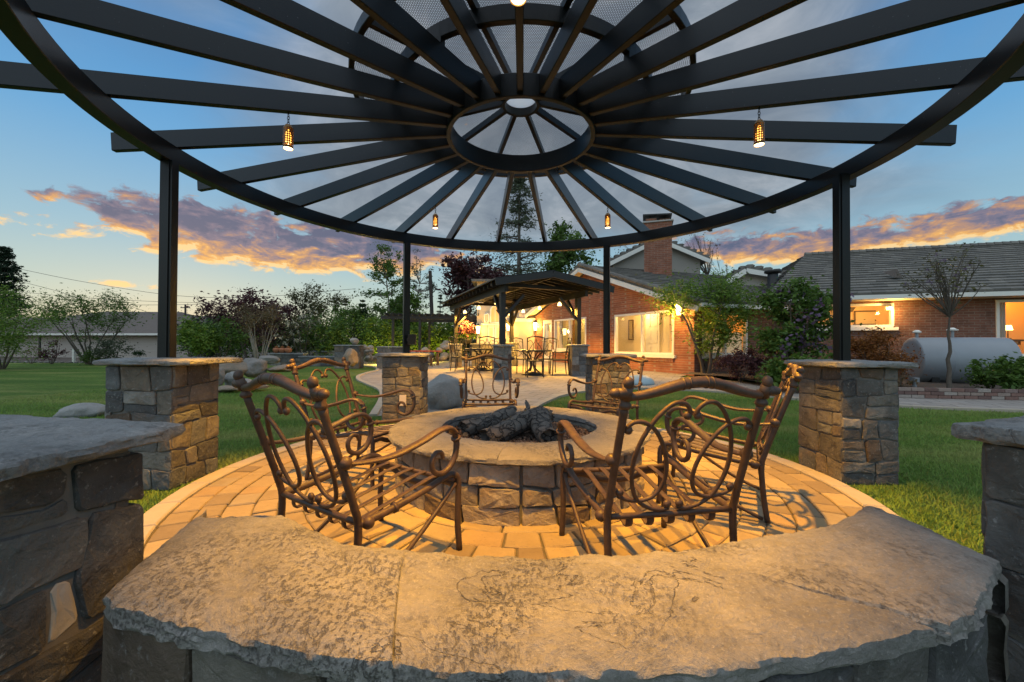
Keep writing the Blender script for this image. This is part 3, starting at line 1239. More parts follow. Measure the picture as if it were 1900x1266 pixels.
def slab(name, mapf, nu, nv, lu, lv, z, th, mat, parent, seed=0, edge=(1, 1, 1, 1), amp=.006, jag=.014, tilt=(0, 0), layers=4, label=None):
    """flagstone slab: mapf(s, t) -> (x, y) with s along 0..lu, t along 0..lv metres; ragged edges (u0, u1, v0, v1), cleft top"""
    rg = random.Random(seed)
    o = rg.uniform(0, 60)

    def P(i, j):
        s, t = lu * i / nu, lv * j / nv
        fu0 = max(0, 1 - s / .10) ** 2
        fu1 = max(0, 1 - (lu - s) / .10) ** 2
        fv0 = max(0, 1 - t / .08) ** 2
        fv1 = max(0, 1 - (lv - t) / .08) ** 2
        q = lambda a, b: abs(nz(a, b, o, 5)) * 1.7 + .6 * abs(nz(a, b, o + 5, 19)) + .16 * abs(nz(a, b, o + 9, 60))
        s2 = s + jag * (edge[0] * fu0 * q(t, 1) - edge[1] * fu1 * q(t, 2))
        t2 = t + jag * (edge[2] * fv0 * q(s, 3) - edge[3] * fv1 * q(s, 4))
        x, y = mapf(s2, t2)
        zz = z + amp * (nz(x, y, o, 3.5) + .55 * nz(x, y, o, 11) + .30 * nz(x, y, o, 34) + .16 * nz(x, y, o, 90))
        d = max(edge[0] * fu0, edge[1] * fu1, edge[2] * fv0, edge[3] * fv1)
        zz -= d * (.009 + .008 * abs(nz(x, y, o + 3, 13)) + .003 * abs(nz(x, y, o + 3, 40)))
        return (x, y, zz + tilt[0] * (s / lu - .5) + tilt[1] * (t / lv - .5))
    vs = [P(i, j) for j in range(nv + 1) for i in range(nu + 1)]
    W = nu + 1
    fs = [(j * W + i, j * W + i + 1, (j + 1) * W + i + 1, (j + 1) * W + i) for j in range(nv) for i in range(nu)]
    ring = [i for i in range(nu + 1)] + [j * W + nu for j in range(1, nv + 1)] + [nv * W + i for i in range(nu - 1, -1, -1)] + [j * W for j in range(nv - 1, 0, -1)]
    cx = sum(vs[i][0] for i in ring) / len(ring)
    cy = sum(vs[i][1] for i in ring) / len(ring)
    prev = ring
    for L in range(1, layers + 1):
        cur = []
        for i in ring:
            x, y, zz = vs[i]
            zz = zz - (zz - (z - th)) * L / layers
            k = min(jag, .016) * (.55 * nz(x * 1.0, y * 1.0, L * 1.7 + o, 9) + .40 * nz(x, y, L * 3.1 + o, 30)) - (.012 if L == layers else -.004)
            dx, dy = x - cx, y - cy
            dl = math.hypot(dx, dy) + 1e-6
            cur.append(len(vs))
            vs.append((x + dx / dl * k, y + dy / dl * k, zz + .004 * nz(x, y, L + o, 22)))
        m = len(ring)
        fs += [(prev[i], cur[i], cur[(i + 1) % m], prev[(i + 1) % m]) for i in range(m)]
        prev = cur
    fs.append(tuple(prev[::-1]))
    mb = MB()
    mb.v, mb.f = vs, fs
    o = mb.build(name, mat, parent, label=label)
    return smooth_by_angle(o, 38)


def rect_map(cx, cy, lx, ly, rz=0.0):
    c, s = math.cos(rz), math.sin(rz)

    def f(a, b):
        x, y = a - lx / 2, b - ly / 2
        return cx + x * c - y * s, cy + x * s + y * c
    return f


def pillar(cx, cy, w, d, h, label, seed, rz=0.0, z0=0.0, cap=(.62, .60), faces='FRBL', capth=.045, rows=(.09, .18), group='square stone pillars', mat='wall_stone', capoff=(0, 0), fine=26, widths=(.10, .26)):
    t = thing('stone_pillar', label, 'pillar', (cx, cy, z0), group)
    c, s = math.cos(rz), math.sin(rz)
    hh = h - capth
    m = MB()
    m.box((cx, cy, z0 + (hh - .01) / 2 - .05), (w + .004, d + .004, hh + .09), rz)
    m.build('mortar_core', MAT['mortar'], t)

    def fmap(org, ux, uy, nx, ny):
        def f(u, v, n):
            lx, ly = org[0] + ux * u + nx * n, org[1] + uy * u + ny * n
            return (cx + lx * c - ly * s, cy + lx * s + ly * c, z0 + v - .02)
        return f
    e = .012
    F = {'F': (fmap((-w / 2 - e, -d / 2), 1, 0, 0, -1), w + 2 * e), 'R': (fmap((w / 2, -d / 2 - e), 0, 1, 1, 0), d + 2 * e),
         'B': (fmap((w / 2 + e, d / 2), -1, 0, 0, 1), w + 2 * e), 'L': (fmap((-w / 2, d / 2 + e), 0, -1, -1, 0), d + 2 * e)}
    for k, ch in enumerate(faces):
        f, L = F[ch]
        stone_face(t, f, L, hh + .02, MAT[mat], rows, widths, .015, .003, seed * 10 + k)
    slab('capstone', rect_map(cx + capoff[0], cy + capoff[1], cap[0], cap[1], rz), fine, fine, cap[0], cap[1], z0 + h, capth, MAT['pillar_cap'], t, seed, amp=.005, jag=.022)
    return t


pillar(-2.57, 2.99, .44, .42, .885, 'tall stone pillar under the left black post, its right side lit warm', 1, cap=(.66, .58), capoff=(.06, 0))
pillar(2.63, 3.17, .40, .42, .885, 'stone pillar under the right black post, half warm and half grey', 2, cap=(.60, .58))
pillar(-1.405, 5.33, .46, .44, .885, 'stone pillar under the post that carries a small black box', 3, cap=(.66, .58))
pillar(1.29, 5.47, .46, .44, .885, 'stone pillar behind the amber lit armchair, under a slim black post', 4, cap=(.66, .58))

# near left pillar: its right face stands beside the camera, stones laid one by one
t = thing('stone_pillar', 'dark grey stone pillar at the left edge, nearest to the camera', 'pillar', (-1.28, .86, 0), 'square stone pillars')
m = MB()
m.box((-1.285, .86, .335), (.454, .50, .77))
m.build('mortar_core', MAT['mortar'], t)
XF = -1.063


def facept(px, py):
    X, Y, Z = ray(px, py)
    k = XF / X
    return (Y * k, CAMH + Z * k)


near_stones = [
    ([(127, 866), (259, 838), (261, 926), (134, 951)], 0.017), ([(-30, 888), (115, 868), (117, 912), (84, 940), (-30, 958)], 0.014),
    ([(-30, 964), (90, 940), (119, 922), (123, 954), (-30, 1003)], 0.010), ([(-30, 1008), (152, 957), (148, 1048), (100, 1075), (-30, 1135)], 0.017),
    ([(163, 954), (258, 935), (259, 1010), (252, 1090), (150, 1152), (130, 1078)], 0.019), ([(88, 1086), (124, 1074), (143, 1150), (84, 1200)], 0.008),
    ([(-30, 1142), (80, 1092), (79, 1203), (-30, 1262)], 0.012), ([(-30, 1270), (205, 1142), (214, 1188), (95, 1276), (-30, 1340)], 0.020),
    ([(216, 1150), (258, 1120), (262, 1260), (205, 1300)], 0.011), ([(100, 1282), (208, 1196), (200, 1310), (90, 1400)], 0.011)]
for i, (P, th) in enumerate(near_stones):
    mx_, my_ = sum(p[0] for p in P) / len(P), sum(p[1] for p in P) / len(P)
    P = [(mx_ + (p[0] - mx_) * (1.05 if p[0] < 200 else 1.0), my_ + (p[1] - my_) * 1.05) for p in P]
    poly = [facept(*p) for p in P][::-1]
    fm = lambda u, v, n: (XF + n, u, v)
    vs, fs = stone_mesh(poly, fm, th, .002, 50 + i)
    o = MB().add(vs, fs).build('stone', MAT['wall_stone_grey'], t, label='pale cream stone' if i == 5 else None)
    if i == 5:
        o.data.materials[0] = plain('pale_stone', (.36, .34, .31), .8, var=.25, scale=9, bump=.6, bscale=30)
f2 = lambda u, v, n: (-1.05 - u, 1.105 + n, v)
stone_face(t, f2, .45, .70, MAT['wall_stone'], (.1, .2), (.12, .3), .02, .004, 77)
f3 = lambda u, v, n: (-1.51 + u, .61 - n, v)
stone_face(t, f3, .45, .70, MAT['wall_stone'], (.1, .2), (.12, .3), .02, .004, 78)
slab('capstone', rect_map(-1.265, .875, .60, .66, R(-3)), 90, 90, .60, .66, .768, .05, MAT['pillar_cap'], t, 9, amp=.009, jag=.024, tilt=(-.010, .008), layers=5)

pillar(1.67, 1.02, .46, .46, .775, 'dark stone pillar at the right edge, nearest to the camera, in shade', 6, rz=R(20), cap=(.57, .58), capth=.055, rows=(.16, .27), widths=(.2, .46), fine=50, mat='wall_stone_grey')

# ------------------------------------------------------------------ curved seat wall in front
A_L, A_R = R(-152.5), R(148.0)
sw = thing('seat_wall', 'curved low stone seat wall with three broad flagstone slabs, in the foreground', 'stone wall', (PC[0], PC[1] - 2.3, 0))
aL, aR = -R(24.0), R(31.0)
rO, rI = 2.475, 2.185
# core
segs = 40
poly = [(PC[0] + rO * math.sin(a), PC[1] - rO * math.cos(a)) for a in np.linspace(aL + .02, aR - .135, segs)] + \
       [(PC[0] + rI * math.sin(a), PC[1] - rI * math.cos(a)) for a in np.linspace(aR - .03, aL + .02, segs)]
MB().prism(poly, -.05, .40).build('mortar_core', MAT['mortar'], sw)
fo = lambda u, v, n: (PC[0] + (rO + n) * math.sin(aL + .02 + u / rO), PC[1] - (rO + n) * math.cos(aL + .02 + u / rO), v - .02)
stone_face(sw, fo, rO * (aR - aL - .15), .425, MAT['wall_stone'], (.12, .22), (.14, .34), .024, .004, 31)
fi = lambda u, v, n: (PC[0] + (rI - n) * math.sin(aR - .03 - u / rI), PC[1] - (rI - n) * math.cos(aR - .03 - u / rI), v - .02)
stone_face(sw, fi, rI * (aR - aL - .05), .425, MAT['wall_stone'], (.10, .18), (.14, .32), .02, .004, 32)
fe = lambda u, v, n: (PC[0] + (rI + u) * math.sin(aR - .03 + n / 2.3), PC[1] - (rI + u) * math.cos(aR - .03 + n / 2.3), v - .02)
stone_face(sw, lambda u, v, n: fe(rO - rI - u, v, n), rO - rI, .425, MAT['wall_stone'], (.1, .2), (.12, .2), .02, .004, 33)
j1, j2 = math.asin((-.245 - PC[0]) / 2.3), math.asin((.605 - PC[0]) / 2.3)
CI, CO = 2.135, 2.518


def cap_map(a0, a1, l0=0.0, l1=0.0, bul=None):
    def f(s, t):
        k = s / (2.3 * (a1 - a0))
        w = t / (CO - CI)
        a = a0 + (a1 - a0) * k + (l0 * (1 - k) + l1 * k) * (w - .5)
        rr = CI + t
        if bul:
            rr += bul(k, w)
        return PC[0] + rr * math.sin(a), PC[1] - rr * math.cos(a)
    return f


def bul_left(k, w):
    # the left slab bulges towards the fire pit and is notched beside the pillar
    b = -.075 * math.exp(-((k - .40) / .22) ** 2) + .045 * math.exp(-((k - .10) / .09) ** 2) - .02 * math.exp(-(k / .05) ** 2)
    return b * (1 - w) + .005 * math.sin(k * 9) * w


aLc = -R(26.0)
for i, (a0, a1, l0, l1, e, b, nu, tl) in enumerate(((aLc, j1, .157, .06, (1, .12, 1, 1), bul_left, 150, (0, .004)), (j1, j2, .06, .16, (.12, .12, 1, 1), lambda k, w: .005 * math.sin(k * 7) * w, 200, (.002, 0)),
                                                (j2, aR, .16, -.085, (.12, 1, 1, 1), lambda k, w: .02 * math.sin(k * 5 + 1) * (w - .3) - .05 * k * k * w, 150, (0, .006)))):
    L = 2.3 * (a1 - a0)
    g = .0022 / 2.3
    slab('capstone', cap_map(a0 + (g if i else 0), a1 - g, l0, l1, b), nu, 84, L, CO - CI, .452 + (.004, 0, .002)[i], .052, MAT['cap_stone'], sw, 40 + i, e, amp=.0085, jag=.013, tilt=tl, layers=6)

# ------------------------------------------------------------------ fire pit
fp = thing('fire_pit', 'round stone fire pit with smooth flagstone rim, in the middle of the patio', 'fire pit', (PIT[0], PIT[1], 0))
rb, ri, rc = .885, .60, .965
N = 64
poly_o = [(PIT[0] + rb * math.sin(2 * PI * k / N), PIT[1] + rb * math.cos(2 * PI * k / N)) for k in range(N)]
vs, fs = [], []
for rr, z in ((rb, -.03), (rb, .34), (ri, .34), (ri, .22)):
    vs += [(PIT[0] + rr * math.sin(2 * PI * k / N), PIT[1] + rr * math.cos(2 * PI * k / N), z) for k in range(N)]
for b in range(3):
    fs += [(b * N + k, b * N + (k + 1) % N, (b + 1) * N + (k + 1) % N, (b + 1) * N + k) for k in range(N)]
MB().add(vs, fs).build('mortar_core', MAT['mortar'], fp)
fo = lambda u, v, n: (PIT[0] + (rb + n) * math.sin(PI - u / rb), PIT[1] + (rb + n) * math.cos(PI - u / rb), v - .02)
fo2 = lambda u, v, n: (PIT[0] + (rb + n) * math.sin(u / rb + PI), PIT[1] + (rb + n) * math.cos(u / rb + PI), v - .02)
stone_face(fp, lambda u, v, n: fo(u, v, n), 2 * PI * rb - .001, .36, MAT['pit_stone'], (.09, .135), (.15, .30), .030, .004, 61, split=.12)
fin = lambda u, v, n: (PIT[0] + (ri + .01 - n) * math.sin(u / ri), PIT[1] + (ri + .01 - n) * math.cos(u / ri), v + .24)
stone_face(fp, fin, 2 * PI * ri - .001, .10, MAT['pit_stone'], (.09, .11), (.15, .30), .012, .004, 62)
cuts = [R(a) for a in (188, 262, 330, 398, 466, 548)]
for i in range(5):
    a0, a1 = cuts[i], cuts[i + 1]

    def f(s, tt, a0=a0, a1=a1):
        k = s / (.8 * (a1 - a0))
        a = a0 + (a1 - a0) * k
        rr = .585 + tt + .006 * math.sin(a * 5) + .004 * math.sin(a * 11 + 1)
        return PIT[0] + rr * math.sin(a), PIT[1] + rr * math.cos(a)
    slab('capstone', f, 90, 34, .8 * (a1 - a0) - .003, .385, .384, .042, MAT['pit_cap'], fp, 70 + i, (.05, .05, .5, .8), amp=.0045, jag=.020, layers=4)
vs, fs = [(PIT[0], PIT[1], .305)], []
for k in range(N):
    vs.append((PIT[0] + .6 * math.sin(2 * PI * k / N), PIT[1] + .6 * math.cos(2 * PI * k / N), .285))
fs = [(0, 1 + (k + 1) % N, 1 + k) for k in range(N)]
MB().add(vs, fs).build('ash_bed', MAT['soil'], fp)
# lava gravel
rng = np.random.RandomState(3)
bm0 = bmesh.new()
bmesh.ops.create_icosphere(bm0, subdivisions=1, radius=1)
base = np.array([v.co[:] for v in bm0.verts])
bf = np.array([[v.index for v in f.verts] for f in bm0.faces])
bm0.free()


def pebbles(name, pts, rad, m, parent=None, squash=.75):
    nP = len(pts)
    sc = rad * (1 + .55 * rng.rand(nP, 1, 1)) * (.7 + .6 * rng.rand(nP, 1, 3)) * np.array([1, 1, squash])
    jit = 1 + .35 * (rng.rand(nP, len(base), 1) - .5)
    V = base[None] * sc * jit + pts[:, None, :]
    Fc = bf[None] + (np.arange(nP) * len(base))[:, None, None]
    return np_mesh(name, V.reshape(-1, 3), Fc.reshape(-1, 3), m, parent, 'stuff')


q = rng.rand(2600, 2)
rr, aa = .585 * np.sqrt(q[:, 0]), q[:, 1] * 2 * PI
pebbles('lava_gravel', np.stack([PIT[0] + rr * np.sin(aa), PIT[1] + rr * np.cos(aa), .295 + .022 * (1 - (rr / .6) ** 2) + .012 * rng.rand(2600)], 1), .0095, MAT['lava_rock'], fp)


def log(a, b, r0, r1, label, seed, n=22, hollow=True):
    """burnt log: ragged, cracked, with a hollow broken end"""
    a, b = Vector(a), Vector(b)
    y = (b - a).normalized()
    x = y.cross(Vector((0, 0, 1))).normalized()
    z = x.cross(y)
    L = (b - a).length
    M_ = 26
    vs, fs = [], []
    for i in range(M_ + 1):
        t = i / M_
        c = a + y * (L * t) + x * (.02 * math.sin(t * 4 + seed)) + z * (.008 * math.sin(t * 7 + seed))
        for k in range(n):
            an = 2 * PI * k / n
            r = r0 + (r1 - r0) * t
            r *= 1 + .16 * nz(math.cos(an) * 1.2, math.sin(an) * 1.2, t * 3 + seed, 1.5) + .10 * nz(math.cos(an) * 3, math.sin(an) * 3, t * 7 + seed, 1.7)
            rag = 0
            if i in (0, M_):
                rag = (.045 * nz(math.cos(an), math.sin(an), seed * 3 + i, 2.2)) * (1 if i else -1)
            vs.append(c + x * (r * math.cos(an)) + z * (r * .9 * math.sin(an)) + y * rag)
    for i in range(M_):
        fs += [(i * n + k, i * n + (k + 1) % n, (i + 1) * n + (k + 1) % n, (i + 1) * n + k) for k in range(n)]
    # hollowed ends
    for e, s in ((0, 1), (M_, -1)):
        b0 = len(vs)
        for k in range(n):
            p = vs[e * n + k]
            c = a + y * (L * e / M_)
            vs.append(c + (p - c) * .62 + y * s * .05)
        fs += [((e * n + (k + 1) % n), (e * n + k), b0 + k, b0 + (k + 1) % n)[::s] for k in range(n)]
        fs.append(tuple(b0 + k for k in range(n))[::-s])
    mb = MB()
    mb.v, mb.f = vs, fs
    o = mb.build('burnt_log', MAT['charred_log'])
    smooth_by_angle(o, 50)
    return tag(o, label, 'log', 'burnt logs in the fire pit')


log((-.36, 2.98, .365), (.02, 3.27, .430), .062, .072, 'black burnt log lying furthest left in the fire pit', 1)
log((-.19, 2.70, .362), (.20, 3.06, .440), .066, .085, 'thick cracked grey log slanting across the front of the fire pit', 2)
log((.26, 2.72, .36), (.21, 3.14, .45), .070, .085, 'upright looking barky log at the right of the fire pit pile', 3)
log((-.10, 3.36, .36), (.33, 3.30, .43), .052, .05, 'thin burnt log behind the others in the fire pit', 4)
log((.13, 3.17, .44), (.11, 3.20, .545), .016, .013, 'short charred stick poking up from the log pile', 5, 10)
# ------------------------------------------------------------------ round pergola
PG = (0.06, 3.15)
pg = thing('round_pergola', 'black round pergola with radiating rafters and a perforated steel centre roof', 'pergola', (PG[0], PG[1], 2.35))
BP = MAT['black_paint']
RO, RI, ZR0, ZR1 = 2.70, 2.605, 2.350, 2.480


def ring_part(name, r0, r1, z0, z1, n=160, m=BP, parent=pg):
    vs, fs = [], []
    ch = min(.004, (r1 - r0) * .2)
    prof = [(r0 + ch, z0), (r1 - ch, z0), (r1, z0 + ch), (r1, z1 - ch), (r1 - ch, z1), (r0 + ch, z1), (r0, z1 - ch), (r0, z0 + ch)]
    for r, z in prof:
        vs += [(PG[0] + r * math.sin(2 * PI * k / n), PG[1] + r * math.cos(2 * PI * k / n), z) for k in range(n)]
    K = len(prof)
    for b in range(K):
        c = (b + 1) % K
        fs += [(b * n + k, b * n + (k + 1) % n, c * n + (k + 1) % n, c * n + k) for k in range(n)]
    return MB().add(vs, fs).build(name, m, parent)


smooth_by_angle(ring_part('ring_beam', RI, RO, ZR0, ZR1), 30)
smooth_by_angle(ring_part('hub_ring', .545, .580, 2.600, 2.755, 96), 30)


def radial(ph):
    return Vector((math.sin(ph), math.cos(ph), 0))


CG = Vector((PG[0], PG[1], 0))
PH0 = R(181.5)
NRAF = 25
RW, RH = .042, .136


def raf_z(r):
    return 2.622 - .0688 * (r - .58)


for k in range(NRAF):
    ph = PH0 + 2 * PI * k / NRAF
    d = radial(ph)
    ends = 3.10 + .03 * math.sin(k * 2.1) + (.22 if k == 5 else 0)
    a = CG + d * .575 + Vector((0, 0, raf_z(.575) + RH / 2))
    b = CG + d * ends + Vector((0, 0, raf_z(ends) + RH / 2))
    mb = MB()
    y = (b - a).normalized()
    x = y.cross(Vector((0, 0, 1))).normalized()
    z = x.cross(y)
    n = 6
    prof = [(-RW / 2 + .004, -RH / 2), (RW / 2 - .004, -RH / 2), (RW / 2, -RH / 2 + .004), (RW / 2, RH / 2), (-RW / 2, RH / 2), (-RW / 2, -RH / 2 + .004)]
    vs = [p + x * u + z * w for p in (a, b) for u, w in prof]
    fs = [(i, (i + 1) % n, n + (i + 1) % n, n + i)[::-1] for i in range(n)] + [tuple(range(n)), tuple(range(2 * n - 1, n - 1, -1))]
    mb.add(vs, fs).build('rafter', BP, pg)

POSTS = [(-2.57, 2.99), (2.605, 3.17), (-1.405, 5.33), (1.29, 5.47)]
for (x, y) in POSTS:
    mb = MB()
    w = .076
    an = math.atan2(x - PG[0], y - PG[1])
    rz = -an
    c, s = math.cos(rz), math.sin(rz)
    # H shaped post: two flat planks with a core between, as the shadow line down each post shows
    mb.box((x, y, (.885 + 2.35) / 2), (.082, .052, 2.35 - .885 + .004), rz)
    po = mb.build('post', BP, pg)
    for sgn in (-1, 1):
        ox, oy = -s * .034 * sgn, c * .034 * sgn
        MB().box((x + ox, y + oy, (.885 + 2.35) / 2), (.066, .018, 2.35 - .885 + .002), rz).build('post_plank', BP, po)

# perforated centre roof: almost flat, over the rafters
RC, ZC0, ZC1 = 1.25, 2.86, 2.96
mesh_m = MAT['perforated_sheet']
for k in range(12):
    a0, a1 = R(1.5 + 15 + 30 * k), R(1.5 + 45 + 30 * k)
    vs, fs = [], []
    na, nr = 8, 6
    for j in range(nr + 1):
        r = .15 + (RC - .02 - .15) * j / nr
        z = ZC1 + (ZC0 + .03 - ZC1) * j / nr
        for i in range(na + 1):
            a = a0 + (a1 - a0) * i / na
            p = CG + radial(a) * r
            vs.append((p.x, p.y, z))
    fs = [(j * (na + 1) + i, j * (na + 1) + i + 1, (j + 1) * (na + 1) + i + 1, (j + 1) * (na + 1) + i) for j in range(nr) for i in range(na)]
    MB().add(vs, fs).build('mesh_panel', mesh_m, pg)
for k in range(12):
    ph = R(1.5 + 15 + 30 * k)
    a = CG + radial(ph) * .145 + Vector((0, 0, ZC1 - .028))
    b = CG + radial(ph) * (RC - .02) + Vector((0, 0, ZC0 + .002))
    MB().beam(a, b, .034, .05).build('roof_rib', BP, pg)
ring_part('roof_rim', RC - .025, RC + .012, ZC0 - .02, ZC0 + .06, 96)
ring_part('support_ring', .945, .985, 2.765, 2.86, 96)
ring_part('centre_collar', .125, .150, 2.875, 2.955, 48)
mb = MB()
mb.lathe([(.001, 2.940), (.128, 2.940), (.128, 2.948), (.001, 2.952)], CG, 40)
mb.build('centre_disc', MAT['frosted_panel'], pg)
for k in range(6):                               # short struts carry the centre roof on the rafters
    ph = PH0 + 2 * PI * (k * 4 + 2) / NRAF
    p = CG + radial(ph) * .965
    MB().box((p.x, p.y, 2.755), (.04, .04, .05), -ph).build('roof_strut', BP, pg)

# ------------------------------------------------------------------ hanging lamps
def pendant(loc, label, zb, energy):
    """chain, pierced brass shade, glowing bulb; loc = where the chain meets the rafter"""
    x, y = loc
    t = thing('pendant_lamp', label, 'lamp', (x, y, zb), 'pierced brass lamps under the round pergola')
    L = .085
    hk = MB()
    hk.tube([(x, y, zb), (x, y, zb - .012)], .004, 6)
    hk.build('hook', MAT['dark_metal'], t)
    for i in range(4):
        zc = zb - .018 - i * .019
        pts = []
        for q in range(13):
            an = 2 * PI * q / 12
            u, w = .0075 * math.cos(an), .0125 * math.sin(an)
            pts.append((x + (u if i % 2 else 0), y + (0 if i % 2 else u), zc + w))
        MB().tube(pts, .0022, 5, cap=False).build('chain_link', MAT['dark_metal'], t)
    zt = zb - L
    H, r = .160, .031
    mb = MB()
    # lattice of square holes
    n, rows = 14, 9
    Z = [zt - .02 - (H - .02) * j / (2 * rows) for j in range(2 * rows + 1)]
    vs, fs = [], []
    for zz in Z:
        vs += [(x + r * math.cos(2 * PI * k / (2 * n)), y + r * math.sin(2 * PI * k / (2 * n)), zz) for k in range(2 * n)]
    for j in range(2 * rows):
        for k in range(2 * n):
            if j % 2 == 1 and k % 2 == 1 and 0 < j < 2 * rows - 1:
                continue
            fs.append((j * 2 * n + k, j * 2 * n + (k + 1) % (2 * n), (j + 1) * 2 * n + (k + 1) % (2 * n), (j + 1) * 2 * n + k))
    mb.add(vs, fs)
    mb.lathe([(.008, zt + .004), (.018, zt), (r, zt - .02)], (x, y, 0), 28)
    sh = mb.build('shade', MAT['brass'], t)
    b = MB()
    b.lathe([(.004, zt - .03), (.014, zt - .05), (.019, zt - .08), (.019, zt - .115), (.006, zt - .13)], (x, y, 0), 16)
    b.build('bulb', MAT['bulb'], t)
    b = MB()
    b.lathe([(.002, zt - H + .008), (.029, zt - H + .006), (.026, zt - H + .001), (.002, zt - H - .001)], (x, y, 0), 20)
    b.build('bulb_face', MAT['bulb_face'], t)
    ld = bpy.data.lights.new('lamp_light', 'SPOT')
    ld.energy = energy
    ld.color = (1.0, .45, .022)
    ld.spot_size = R(72)
    ld.spot_blend = .7
    ld.shadow_soft_size = .022
    lo = bpy.data.objects.new('lamp_light', ld)
    COL.objects.link(lo)
    lo.parent = t
    lo.location = (0, 0, -(L + H + .012))
    return t


LAMP_E = 600
labs = ['glowing lamp hanging nearest, at the top edge of the picture', 'pierced brass lamp hanging left of the hub, near the left post',
        'small pierced brass lamp hanging over the mid left post', 'small pierced brass lamp hanging over the mid right post',
        'pierced brass lamp hanging right of the hub']
for i, k in enumerate((0, 5, 10, 15, 20)):
    ph = PH0 + 2 * PI * k / NRAF
    p = CG + radial(ph) * 1.64
    lab = {0: labs[0], 5: labs[1], 10: labs[2], 15: labs[3], 20: labs[4]}[k]
    pendant((p.x, p.y), lab, raf_z(1.64), LAMP_E)

# small black box strapped to the mid left post
t = thing('control_box', 'small black box fixed to the slim post at mid left', 'speaker', (-1.32, 5.30, 1.05))
MB().box((-1.30, 5.22, 1.06), (.105, .09, .135), .2).build('housing', MAT['dark_metal'], t)
MB().box((-1.358, 5.275, 1.06), (.05, .03, .04), .2).build('bracket', MAT['dark_metal'], t)
MB().box((-1.291, 5.174, 1.06), (.085, .008, .11), .2).build('grille', MAT['black_paint'], t)
# ------------------------------------------------------------------ scroll armchairs
BZ = MAT['bronze_paint']


